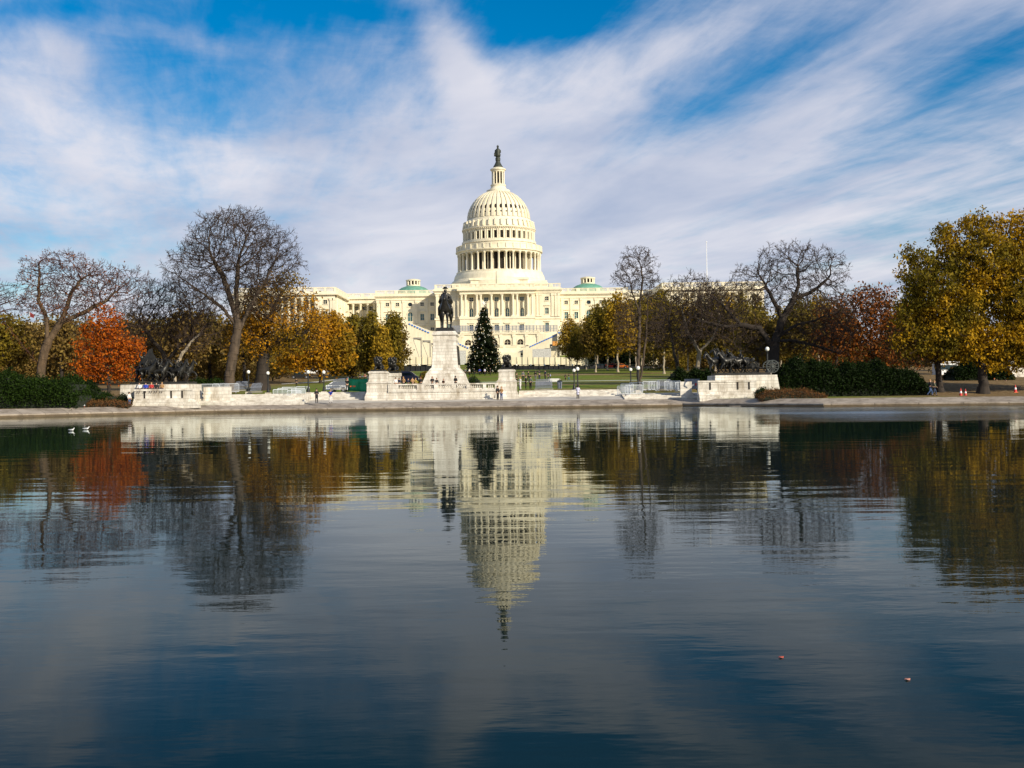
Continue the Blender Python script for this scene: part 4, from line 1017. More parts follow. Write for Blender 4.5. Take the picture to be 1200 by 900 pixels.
# left background trees (brown and olive), copies too
def backtree(seed, lf, cnt=6, dens=None):
    return make_tree('background_tree', 'x', 'tree', (600, 440), [(600, 425), (600, 412)], [(600, 402, 26, 18), (590, 388, 18, 14), (612, 390, 18, 14), (600, 378, 14, 10)], seed, 220, r0=.3, n_attr=520, step=.75, kill=1.0, twigs=3, tl=1.0, leaf=(lf, cnt * 2, .34, .7), leafr=4, bark=m_barkd, depthk=1., group='brownish trees far behind the pool bank', density=dens)
bp_ = [backtree(401, l_olive), backtree(402, l_brown, 4), backtree(403, l_olive, 4), backtree(404, l_brown, 5)]
bs = [(10, 215, 1.05, 0, 'olive tree above the left end of the left hedge'), (38, 250, 1.0, 1, 'brown tree behind the leaning forked trunk'), (72, 205, 1.0, 3, 'thin brown tree just right of the leaning forked trunk'), (100, 240, 1.05, 1, 'brown tree at the left side of the orange maple'), (-20, 240, 1.1, 0, 'olive tree running off the left edge of the photo'),
      (160, 225, 1.05, 3, 'brown tree directly right of the orange maple'), (186, 262, 1.1, 2, 'olive tree behind the middle of the left bronze group'), (218, 215, 1.1, 1, 'brown tree between the left bronze group and the tall elm'), (246, 245, 1.15, 2, 'olive brown tree just left of the tall elm trunk'), (286, 232, 1.1, 1, 'brown tree between the tall elm and the dark oak trunk'), (336, 285, 1.0, 3, 'brown tree behind the parked cars under the oak'),
      (980, 225, 1.1, 3, 'brown tree above the middle of the long right hedge'), (1062, 235, 1.05, 1, 'brown tree at the right end of the long right hedge'), (940, 205, 1.0, 0, 'olive tree behind the left part of the long right hedge'), (1130, 230, 1.0, 1, 'brown tree left of the big yellow tree trunk'), (1215, 245, 1.1, 3, 'brown tree past the small monument at the right edge'), (855, 228, 1.0, 2, 'olive tree behind the bronze cannon horses'), (888, 212, .95, 2, 'olive tree just left of the wide oak trunk')]
done_ = set()
for i, (px, Y, sc, k, lab) in enumerate(bs):
    src = bp_[k]; o = src if k not in done_ else copy_tree(src); done_.add(k)
    o.location = (XX(px, Y, 420), Y, ground(Y) - .2); o.scale = (sc,) * 3; o.rotation_euler = (0, 0, i * 2.1); o['label'] = lab
# dark evergreens on the hill
for i, (x, yt, hw, Y, lab) in enumerate([(705, 384, 17, 395, 'dark evergreen tree low beside the right old wing'), (728, 362, 20, 398, 'taller dark evergreen tree before the right colonnade'), (765, 352, 26, 402, 'dark evergreen tree before the corner of the right outer wing'), (745, 378, 22, 385, 'rounded dark evergreen tree behind the golden elms')]):
    make_tree('evergreen_tree', lab, 'tree', (x, 428), [(x, 418), (x, yt + 20)], [(x, yt + 16, hw, 16), (x, yt + 34, hw * 1.15, 16)], 500 + i, Y, r0=.3, n_attr=360, step=1.0, kill=1.4, twigs=0, leaf=(l_ever, 26, .42, .8), bark=m_barkd, group='dark evergreens on the hill', depthk=1.)

# ---- far woods that read as one mass behind the tree trunks
def woods(name, label, px0, px1, Y0, Y1, ytop, mats, n, seed):
    rng = np.random.RandomState(seed); o = thing(name, label, 'woods', (XX((px0 + px1) / 2, Y0), Y0, ground(Y0))); o['kind'] = 'stuff'
    for mt in mats:
        C = []
        m = int(n / len(mats) / 420)
        for k in range(m):
            Y = rng.uniform(Y0, Y1); px = rng.uniform(px0, px1); X = XX(px, Y, 430); top = ZZ(ytop + rng.uniform(-6, 16), Y, px); g = ground(Y)
            r = rng.uniform(2.2, 4.2); zc = rng.uniform(g + 1.5, max(g + 2.5, top - r * .8))
            d = rng.normal(size=(420, 3)); d /= np.linalg.norm(d, axis=1)[:, None]; d *= (rng.rand(420) ** .3)[:, None] * r; d[:, 2] *= .8; C.append(d + np.array((X, Y, zc)))
        V, Q = leaves(np.vstack(C), .3, rng, .2); np_mesh('foliage', V, Q, mt, o, False, o.location)
    m = MB()
    for k in range(int((px1 - px0) / 7)):
        Y = rng.uniform(Y0 - 4, Y1); px = rng.uniform(px0, px1); X = XX(px, Y, 430); m.cyl((X, Y, ground(Y) - .2), (X + rng.uniform(-1, 1), Y, ZZ(ytop + 6, Y, px)), .2, .06, 6)
    m.build('stems', m_barkd, o)
woods('woodland', 'olive and brown woodland filling the slope behind the left trees', -140, 345, 238, 330, 396, [l_olive, l_brown, l_brown], 150000, 71)
woods('woodland', 'olive and gold woodland filling the slope behind the wide oak and right hedge', 770, 1300, 300, 340, 392, [l_olive, l_olive, l_brown], 150000, 72)

# ================================================================ hedges and shrubs
def hedge(name, label, x0, x1, yb, yt, Y, D, mat, n, size, seed, cat='hedge', group=None):
    """yt: list of top rows along the hedge"""
    rng = np.random.RandomState(seed); X0 = XX(x0, Y, yb); X1 = XX(x1, Y, yb); zb_ = (ground(Y) if Y > 139 else .9) - .1
    tops = np.array([P(x0 + (x1 - x0) * i / (len(yt) - 1), t, Y).z for i, t in enumerate(yt)])
    o = thing(name, label, cat, ((X0 + X1) / 2, Y, zb_), 0, group)
    u = rng.rand(n); x = X0 + (X1 - X0) * u; top = np.interp(u, np.linspace(0, 1, len(yt)), tops)
    lump = .9 + .12 * np.sin(x * 1.3 + seed) * np.cos(x * .55) + .06 * np.sin(x * 3.1)
    h = (top - zb_) * (lump + .07 * np.sin(x * 5.3 + seed * 2) * np.sin(x * 2.1))
    h = h * (1 + (rng.rand(n) < .06) * rng.rand(n) * .12)
    a = rng.rand(n) * PI; rr = np.where(rng.rand(n) < .75, rng.uniform(.82, 1.03, n), rng.uniform(.3, .9, n))
    y = Y + D / 2 - np.cos(a) * rr * D / 2; z = zb_ + (np.abs(np.sin(a)) ** .5) * rr * h
    edge = np.minimum(u, 1 - u) * (X1 - X0); z = zb_ + (z - zb_) * np.clip(.55 + edge / 2.2, 0, 1)
    V, Q = leaves(np.stack([x, y, z], 1), size, rng, .16)
    np_mesh('leaf_mass', V, Q, mat, o, False, o.location)
    # solid dark core filling the hedge behind its leaves
    m = MB(); k = 24
    for i in range(k):
        ua = i / k; ub = (i + 1) / k; xa = X0 + (X1 - X0) * ua; xb = X0 + (X1 - X0) * ub
        ha = (np.interp((ua + ub) / 2, np.linspace(0, 1, len(yt)), tops) - zb_) * (.9 + .12 * math.sin((xa + xb) / 2 * 1.3 + seed) * math.cos((xa + xb) / 2 * .55)) * .84
        if i in (0, k - 1): ha *= .6
        m.frus((xa, xb, Y + D * .12, Y + D * .88, zb_), (xa, xb, Y + D * .25, Y + D * .75, zb_ + ha))
    m.build('inner_core', M('dark_hedge_core', (.012, .018, .008), .95, .3, 2), o)
    return o
hedge('yew_hedge', 'tall dark green hedge at the left edge of the pool bank', -60, 87, 479, [432, 434, 437, 436, 438, 440, 440, 441, 446], 127, 7, l_hedge, 30000, .13, 1)
hedge('clipped_hedge', 'low clipped green hedge beside the left marble base', 108, 133, 476, [461, 460, 460, 461], 133, 2.5, l_hedge, 5000, .08, 2)
hedge('round_shrub', 'small rounded green shrub touching the left marble base', 131, 150, 477, [462, 460, 462], 134, 2.5, l_hedged, 3500, .08, 3, 'shrub')
hedge('barberry_shrub', 'low rusty brown shrubs in front of the left clipped hedge', 79, 149, 478, [470, 469, 470, 469, 471, 470], 130.5, 1.8, l_shrub, 6000, .07, 4, 'shrub')
hedge('dark_shrub', 'dark shrub shaded under the orange maple', 86, 118, 474, [452, 446, 448, 455], 139, 4, l_hedged, 6000, .11, 5, 'shrub')
hedge('yew_hedge', 'long tall dark hedge right of the cannon group', 916, 1094, 463, [424, 421, 420, 421, 422, 423, 424, 427, 431, 437], 137, 8, l_hedged, 46000, .14, 6)
hedge('boxwood_shrub', 'clipped dark green block shrub below the cannon group', 889, 908, 466, [453, 452.5, 453], 131, 2.2, l_hedge, 3200, .08, 7, 'shrub')
hedge('round_shrub', 'rounded green shrub second from the cannon base', 909, 919, 464, [454, 453, 455], 131, 2, l_hedge, 1800, .08, 8, 'shrub')
hedge('round_shrub', 'small flat green shrub by the left foot of the long right hedge', 921, 935, 464, [453.5, 453, 454], 132, 2, l_hedge, 2200, .08, 9, 'shrub')
hedge('barberry_shrub', 'low rusty brown shrubs in front of the long right hedge', 891, 970, 466, [458, 457, 456, 456, 458, 462], 127.5, 1.9, l_shrub, 7000, .07, 10, 'shrub')
hedge('yew_hedge', 'dark hedge between the grey barriers and the cannon base', 787, 845, 452, [434, 432, 431, 431], 152, 4, l_hedged, 14000, .13, 11)
hedge('yew_hedge', 'green hedge behind the left stairs below the tall elm', 212, 262, 452, [446, 443, 444, 446], 154, 3, l_hedge, 9000, .12, 12)
hedge('round_shrub', 'round green shrub at the foot of the decorated tree', 548.5, 562.5, 449, [440, 438.5, 441], 158, 2, l_hedge, 3000, .09, 13, 'shrub')
hedge('round_shrub', 'green bush between the van and the tall pedestal', 491, 505, 447, [434, 432, 435], 172, 3, l_olive, 4000, .13, 14, 'shrub')
hedge('dark_shrub', 'large dark rounded bush behind the big yellow tree trunk', 1122, 1190, 446, [432, 424, 422, 424, 432], 165, 6, l_hedged, 14000, .15, 15, 'shrub')

# ================================================================ decorated conifer
def xmas():
    Y = 285; c = P(567.8, 445, Y); zt_ = ZZ(359, Y, 568); zb_ = ground(Y); hh = zt_ - zb_
    o = thing('decorated_fir_tree', 'tall dark decorated fir tree with ornaments and pale star before the capitol', 'tree', (c.x, Y, zb_))
    MB().cyl((c.x, Y, zb_ - .1), (c.x, Y, zt_ - .3), .3, .05, 8).build('trunk', m_barkd, o)
    rng = np.random.RandomState(7); A = []; B = []; C = []
    nl = 44
    for k in range(nl):
        t = k / nl; z = zb_ + .9 + (hh - 1.2) * t; R_ = (4.35 * (1 - t) ** .85 + .25)
        m = int(9 + 12 * (1 - t))
        for j in range(m):
            a = rng.rand() * 2 * PI; L = R_ * rng.uniform(.78, 1.12)
            p0 = np.array((c.x, Y, z)); p1 = p0 + np.array((math.cos(a) * L, math.sin(a) * L, -.10 * L + .22)); A.append(p0); B.append(p1)
            q = max(4, int(L * 7))
            for s in range(q):
                f = (s + .5) / q; C.append(p0 + (p1 - p0) * (.15 + .9 * f) + rng.normal(size=3) * np.array([.17, .17, .12]))
    V, Q = tubes(A, B, np.full(len(A), .05), np.full(len(A), .02), 3); np_mesh('branches', V, Q, m_barkd, o, False, o.location)
    C = np.repeat(np.array(C), 4, axis=0); V, Q = leaves(C, .19, rng, .13); np_mesh('crown', V, Q, l_ever, o, False, o.location)
    cols = [('pale_ornament', (.8, .75, .6)), ('gold_ornament', (.6, .42, .15)), ('bronze_ornament', (.35, .2, .1)), ('silver_ornament', (.45, .5, .55))]
    ms = [M(a, b, .25, .1) for a, b in cols]
    mbs = [MB() for _ in cols]; B = np.array(B)
    for i in range(560):
        j = rng.randint(len(B)); p = B[j] + rng.normal(size=3) * .12
        k = 0 if rng.rand() < .5 else rng.randint(1, 4)
        mbs[k].ball(p, .105 * rng.uniform(.8, 1.4), n=6, m=4)
    for (nm, _), mt, mb in zip(cols, ms, mbs):
        x = mb.build('ornaments', mt, o, smooth=True)
        x['kind'] = 'stuff'
    st = MB(); z = zt_ + .7
    for k in range(8):
        a = k * PI / 4; st.cyl((c.x, Y, z), (c.x + math.cos(a) * .85, Y, z + math.sin(a) * .85), .16, .02, 5)
    st.build('star', m_globe, o)
xmas()
# ================================================================ skinned figures
def skin(name, joints, edges, mat=None, parent=None, sub=1, root=0):
    me = bpy.data.meshes.new(name); names = list(joints); ix = {k: i for i, k in enumerate(names)}
    me.from_pydata([joints[k][:3] for k in names], [(ix[a], ix[b]) for a, b in edges], []); me.update()
    o = bpy.data.objects.new(name, me); COL.objects.link(o)
    md = o.modifiers.new('s', 'SKIN'); md.use_smooth_shade = True
    for i, k in enumerate(names):
        sv = me.skin_vertices[0].data[i]; r = joints[k][3]; sv.radius = (r, joints[k][4] if len(joints[k]) > 4 else r); sv.use_root = (i == root)
    if sub:
        s = o.modifiers.new('d', 'SUBSURF'); s.levels = sub; s.render_levels = sub
    bpy.context.view_layer.update()
    dg = bpy.context.evaluated_depsgraph_get()
    m2 = bpy.data.meshes.new_from_object(o.evaluated_get(dg)); m2.name = name
    bpy.data.objects.remove(o); bpy.data.meshes.remove(me)
    m2.materials.clear()
    if mat: m2.materials.append(mat)
    return m2
def merge(me, mb, slot=0):
    b = bmesh.new(); b.from_mesh(me); vs = [b.verts.new(v) for v in mb.v]
    for f in mb.f:
        try: q = b.faces.new([vs[i] for i in f]); q.smooth = True; q.material_index = slot
        except ValueError: pass
    b.to_mesh(me); b.free(); return me
POSES = {
 # elbow L, wrist L, elbow R, wrist R, knee/ankle offsets
 'stand': dict(el=(.27, .03, 1.17), wr=(.28, -.07, .93), er=(-.27, .03, 1.17), wr2=(-.28, -.07, .93), kl=(.1, -.02, .5), al=(.11, .03, .09), kr=(-.1, -.02, .5), ar=(-.11, .03, .09)),
 'walk': dict(el=(.26, .10, 1.18), wr=(.27, .06, .95), er=(-.26, -.06, 1.18), wr2=(-.26, -.24, 1.0), kl=(.1, -.17, .5), al=(.1, -.2, .09), kr=(-.09, .02, .5), ar=(-.1, .32, .14)),
 'arms_up': dict(el=(.27, -.2, 1.3), wr=(.1, -.36, 1.5), er=(-.27, -.2, 1.3), wr2=(-.1, -.36, 1.5), kl=(.12, -.02, .5), al=(.14, .03, .09), kr=(-.1, -.02, .5), ar=(-.12, .03, .09)),
 'hands_front': dict(el=(.25, -.02, 1.16), wr=(.08, -.26, 1.12), er=(-.25, -.02, 1.16), wr2=(-.08, -.26, 1.12), kl=(.1, -.02, .5), al=(.11, .03, .09), kr=(-.1, -.02, .5), ar=(-.11, .03, .09)),
 'sit': dict(el=(.26, .0, .75), wr=(.2, -.26, .62), er=(-.26, .0, .75), wr2=(-.2, -.26, .62), kl=(.12, -.45, .5), al=(.12, -.45, .09), kr=(-.12, -.45, .5), ar=(-.12, -.45, .09), drop=-.43),
}
m_skin = M('skin', (.5, .3, .2), .6, .05)
_pose = {}
def pose(nm, long_coat=False):
    key = (nm, long_coat)
    if key in _pose: return _pose[key]
    p = POSES[nm]; d = p.get('drop', 0)
    J = dict(pelvis=(0, 0, .95 + d, .14, .11), spine=(0, 0, 1.12 + d, .14, .105), chest=(0, -.01, 1.33 + d, .17, .11), neck=(0, -.01, 1.49 + d, .06), jaw=(0, -.03, 1.57 + d, .078, .085), head=(0, -.015, 1.68 + d, .085, .1),
             sl=(.17, 0, 1.41 + d, .07), sr=(-.17, 0, 1.41 + d, .07), el=(*p['el'], .045), wr=(*p['wr'], .03), er=(*p['er'], .045), wr2=(*p['wr2'], .03),
             hl=(.09, 0, .88 + d, .09), hr=(-.09, 0, .88 + d, .09), kl=(*p['kl'], .06), al=(*p['al'], .04), kr=(*p['kr'], .06), ar=(*p['ar'], .04),
             tl=(p['al'][0], p['al'][1] - .17, .04, .035), tr=(p['ar'][0], p['ar'][1] - .17, .04 + max(0, p['ar'][2] - .09), .035))
    E = [('pelvis', 'spine'), ('spine', 'chest'), ('chest', 'neck'), ('neck', 'jaw'), ('jaw', 'head'), ('chest', 'sl'), ('chest', 'sr'), ('sl', 'el'), ('el', 'wr'), ('sr', 'er'), ('er', 'wr2'), ('pelvis', 'hl'), ('pelvis', 'hr'), ('hl', 'kl'), ('kl', 'al'), ('hr', 'kr'), ('kr', 'ar'), ('al', 'tl'), ('ar', 'tr')]
    body = skin('body', J, E)
    x = MB(); hz = 1.62 + d
    x.cyl((0, -.10, hz + .03), (0, -.135, hz - .01), .012, .018, 6)
    for s in (-1, 1): x.ball((s * .088, .0, hz), .012, .02, .03, 6, 4)
    for w, e in ((p['wr'], p['el']), (p['wr2'], p['er'])):
        w = Vector(w); dr = (w - Vector(e)).normalized(); sd = dr.cross(Vector((0, 0, 1)) if abs(dr.z) < .8 else Vector((0, 1, 0))).normalized()
        palm = w + dr * .07; x.cyl(w, palm, .034, .038, 8)
        for k, L in enumerate((.07, .08, .075, .06)):
            a = palm + sd * (.027 - k * .018); x.cyl(a - dr * .01, a + dr * L * .6, .01, .009, 5); x.cyl(a + dr * L * .6, a + dr * L + Vector((0, -.02, 0)), .009, .007, 5)
        x.cyl(w + sd * .025 + dr * .02, w + sd * .055 + dr * .06, .012, .009, 5)
    merge(body, x)
    k = 1.22
    cj = {n: (*J[n][:3], *[r * 1.0 + .022 for r in J[n][3:]]) for n in ('pelvis', 'spine', 'chest', 'sl', 'sr', 'el', 'er')}
    cj['nk'] = (0, 0, 1.455 + d, .075)
    for a, b, c in (('w1', 'wr', 'el'), ('w2', 'wr2', 'er')):
        v = Vector(J[b][:3]).lerp(Vector(J[c][:3]), .08); cj[a] = (*v, .05)
    ce = [('pelvis', 'spine'), ('spine', 'chest'), ('chest', 'nk'), ('chest', 'sl'), ('chest', 'sr'), ('sl', 'el'), ('el', 'w1'), ('sr', 'er'), ('er', 'w2')]
    if long_coat and nm != 'sit':
        cj['hem'] = (0, 0, .55, .2, .16); ce.append(('pelvis', 'hem'))
        cj['pelvis'] = (0, 0, .95, .19, .15)
    coat = skin('coat', cj, ce)
    tj = {n: (*J[n][:3], *[r + .018 for r in J[n][3:]]) for n in ('pelvis', 'hl', 'hr', 'kl', 'kr')}
    tj['pelvis'] = (0, 0, .97 + d, .15, .12); tj['a1'] = (*p['al'], .06); tj['a2'] = (*p['ar'], .06)
    tr = skin('trousers', tj, [('pelvis', 'hl'), ('pelvis', 'hr'), ('hl', 'kl'), ('kl', 'a1'), ('hr', 'kr'), ('kr', 'a2')])
    h = MB(); h.ball((0, .02, 1.69 + d), .105, .115, .105, 12, 8); h.ball((0, .07, 1.62 + d), .09, .06, .11, 10, 6)
    hair = h.mesh('hair', smooth=True)
    s = MB()
    for a in ('al', 'ar'):
        q = p[a]; s.ball((q[0], q[1] - .07, .05 + max(0, q[2] - .09)), .055, .15, .055, 8, 6)
    shoe = s.mesh('shoes', smooth=True)
    _pose[key] = (body, coat, tr, hair, shoe); return _pose[key]
_mc = {}
def cm_(c, rough=.85):
    if c not in _mc: _mc[c] = M('cloth', c, rough, .15, 8)
    return _mc[c]
BLK = (.012, .012, .014); NAVY = (.015, .02, .05); JEAN = (.05, .09, .2); WHT = (.7, .68, .65); TAN = (.35, .2, .08); GRN = (.12, .15, .1); LIL = (.55, .54, .68); BLU = (.02, .05, .4); GRY = (.14, .14, .15); RED = (.45, .03, .03)
DH = (.02, .012, .008); BH = (.3, .17, .06)
def person(label, px, Y, zfeet, hgt, ps, coat, trous, hair=DH, face=0, long=False, group=None, X=None):
    b, c, t, h, s = pose(ps, long)
    o = thing('person', label, 'person', (XX(px, Y, 455) if X is None else X, Y, zfeet), face, group)
    sc = hgt / 1.78; o.scale = (sc, sc, sc)
    for nm, me, mt in (('body', b, m_skin), ('coat', c, cm_(coat)), ('trousers', t, cm_(trous)), ('hair', h, cm_(hair)), ('shoes', s, cm_(BLK))):
        if not me.materials: me.materials.append(mt)
        q = bpy.data.objects.new(nm, me); COL.objects.link(q); q.parent = o
        q.material_slots[0].link = 'OBJECT'; q.material_slots[0].material = mt
    return o
# ================================================================ memorial
YW = 142.0; k_ = YW / F
zg = .95
def XW(px, y=455): return XX(px, YW, y)
zplat = ZZ(456.5, YW, 520)
def memorial():
    # central platform wall with balustrade
    o = thing('memorial_terrace', 'long white marble terrace wall with balustrade below the mounted statue', 'terrace', (XW(520), YW, zg))
    a = XW(455); b = XW(584)
    m = MB(); m.box(a, b, YW, YW + 17, zg - .3, zplat); m.box(a - .1, b, YW - .35, YW - .003, zg - .3, zg + .35); m.box(a, b, YW - .12, YW - .002, zplat - .3, zplat - .003)
    m.build('wall', m_marb, o)
    zt = ZZ(449.4, YW, 520)
    m = MB(); m.box(a, b, YW + .05, YW + .45, zplat + .001, zplat + .16); m.box(a, b, YW - .02, YW + .52, zt - .16, zt)
    for px0, px1 in ((455, 467), (488.5, 497.5), (531, 534.5), (566, 570), (580, 584)):
        m.box(XW(px0), XW(px1), YW - .04, YW + .54, zplat + .002, zt - .17)
    for px in (511, 549):
        m.box(XW(px) - .25, XW(px) + .25, YW - .04, YW + .54, zplat + .002, zt - .17)
    m.build('rail', m_marb, o)
    bal = MB().lathe(0, 0, [(.09, 0), (.09, .07), (.05, .12), (.1, .28), (.045, .5), (.09, .57), (.09, .62)], 8).mesh('baluster', smooth=True); bal.materials.append(m_marb)
    x = a + .3; n = 0
    hb = zt - .16 - zplat - .16
    while x < b and n < 64:
        px = 600 + (x * F / YW)
        if not any(c - 1 < px + 0 < d + 1 for c, d in ((455, 467), (488.5, 497.5), (531, 534.5), (566, 570), (580, 584))):
            q = bpy.data.objects.new('baluster', bal); COL.objects.link(q); q.parent = o; q.location = (x - o.location.x, .25, zplat + .16 - zg); q.scale = (1, 1, hb / .62); n += 1
        x += .235
    # pedestal of the mounted figure
    Y = 151.5; s = Y / F; cx = XX(521.5, Y, 430); cy = Y + 3.1
    def z(y): return ZZ(y, Y, 521)
    def hw(p): return p * s
    o2 = thing('statue_pedestal', 'tall tapering white marble pedestal under the mounted bronze rider', 'pedestal', (cx, cy, zplat))
    dd = 1.75
    prof = [(27.5, 452), (26.5, 449.5), (25.5, 447.8), (22.5, 441), (22.0, 439.2), (22.0, 438), (20.5, 436.5), (17.5, 432.5), (15.6, 430.8), (15.2, 430), (13.4, 401), (13.4, 399.5)]
    m = MB(); m.stack(cx, cy, [(hw(a), hw(a) + dd, z(b)) for a, b in prof])
    m.stack(cx, cy, [(hw(13.9), hw(13.9) + dd, z(399.5) + .002), (hw(13.9), hw(13.9) + dd, z(397.5)), (hw(13.0), hw(13.0) + dd, z(396.8)), (hw(13.2), hw(13.2) + dd, z(393.6)), (hw(14.8), hw(14.8) + dd, z(392.4)), (hw(14.8), hw(14.8) + dd, z(391.0)), (hw(13), hw(13) + dd, z(388.6)), (hw(12), hw(12) + dd, z(388))])
    m.stack(cx, cy, [(hw(30), hw(30) + dd, zplat), (hw(30), hw(30) + dd, z(452.5)), (hw(28.5), hw(28.5) + dd, z(452.3)), (hw(28.5), hw(28.5) + dd, z(451.9))])
    m.build('marble_block', m_marb, o2)
    for sg in (-1, 1):
        m = MB(); w0 = hw(15.0); w1 = hw(13.75)
        m.frus((cx + sg * w0 - .12, cx + sg * w0 + .12, cy - 2.4, cy + 2.4, z(427)), (cx + sg * w1 - .1, cx + sg * w1 + .1, cy - 2.4, cy + 2.4, z(405)))
        m.build('bronze_relief', m_bronze, o2)
    horse_statue(cx, cy, z(388), Y)
    # corner pedestals
    def corner(px, Yc, ytop, ybot, label, half, rear=False):
        cx = XX(px, Yc, 455); s = Yc / F
        o = thing('lion_pedestal', label, 'pedestal', (cx, Yc + half * s, zg if not rear else zplat))
        zb_ = ground(Yc) - .3 if not rear else zplat
        def z(y): return ZZ(y, Yc, px)
        h = half * s; T = z(ytop); B = zb_; Hh = T - B
        yy = [(1.42, B), (1.42, z(ybot - 5.5)), (1.33, z(ybot - 9)), (1.22, z(ybot - 11.5)), (1.2, z(ytop + 16)), (1.22, z(ytop + 14.8)), (1.3, z(ytop + 14.2)), (1.05, z(ytop + 12)), (1.0, z(ytop + 10)), (.97, z(ytop + 3.4)), (1.02, z(ytop + 3.0)), (1.07, z(ytop + 2.2)), (1.07, z(ytop + 1)), (.98, z(ytop + .5)), (.98, T)] if not rear else [(1.3, B), (1.3, B + .4), (1, B + .6), (.97, T - .5), (1.07, T - .4), (1.07, T)]
        m = MB(); m.stack(cx, Yc + half * s * 1.4, [(h * a, h * a * 1.3, b) for a, b in yy]); m.build('marble_block', m_marb, o)
        return cx, Yc + half * s * 1.4, T
    c = corner(442.5, 142.3, 435, 471, 'left front marble pedestal of the central terrace, carrying a bronze lion', 10.3)
    lion(*c, 'crouching bronze lion on the left front pedestal', 0)
    c = corner(594.2, 142.3, 433, 470, 'right front marble pedestal of the central terrace, carrying a bronze lion', 9.8)
    lion(*c, 'crouching bronze lion on the right front pedestal', 0)
    c = corner(459.5, 152, 437, 450, 'shaded rear pedestal behind the left front lion', 8.6, True)
    lion(*c, 'bronze lion on the shaded rear pedestal', 0, 1.15)
def lion(cx, cy, z, label, rz, sc=1.):
    o = thing('bronze_lion', label, 'lion statue', (cx, cy, z + .002), rz, 'bronze lions on the terrace pedestals')
    o.scale = (sc * 1.05,) * 3
    MB().box(-.85, .85, -1.2, 1.2, 0, .2).build('plinth', m_bronze, o, world=False)
    J = dict(rump=(.08, .75, .55, .38), loin=(.05, .35, .68, .34), chest=(0, -.3, .78, .42), neck=(0, -.52, 1.15, .40), head=(0, -.68, 1.45, .30, .28), muz=(0, -.98, 1.38, .16),
             sl=(.28, -.4, .6, .2), el=(.34, -.55, .32, .13), pl=(.34, -1.08, .27, .11), sr=(-.28, -.4, .6, .2), er=(-.34, -.55, .32, .13), pr=(-.34, -1.08, .27, .11),
             hl=(.4, .7, .5, .25), kl=(.5, .35, .42, .16), fl=(.5, .2, .27, .1), hr=(-.38, .72, .5, .25), kr=(-.48, .35, .42, .16), fr=(-.5, .18, .27, .1), t1=(.1, 1.1, .4, .07), t2=(.5, 1.1, .28, .06))
    E = [('chest', 'loin'), ('loin', 'rump'), ('chest', 'neck'), ('neck', 'head'), ('head', 'muz'), ('chest', 'sl'), ('sl', 'el'), ('el', 'pl'), ('chest', 'sr'), ('sr', 'er'), ('er', 'pr'), ('rump', 'hl'), ('hl', 'kl'), ('kl', 'fl'), ('rump', 'hr'), ('hr', 'kr'), ('kr', 'fr'), ('rump', 't1'), ('t1', 't2')]
    me = skin('body', J, E, m_bronze, root=2); q = bpy.data.objects.new('body', me); COL.objects.link(q); q.parent = o
    m = MB(); rnd = random.Random(3)
    for i in range(26):
        a = rnd.uniform(0, 2 * PI); zz = rnd.uniform(.85, 1.6); r = .40 + .08 * rnd.random() - .12 * abs(zz - 1.2)
        m.ball((math.cos(a) * r, -.48 + math.sin(a) * r * .7, zz), .14, .12, .2, 7, 5)
    for s_ in (-1, 1): m.ball((s_ * .2, -.6, 1.74), .07, .05, .09, 6, 4)
    m.build('mane', m_bronze, o, smooth=True, world=False)
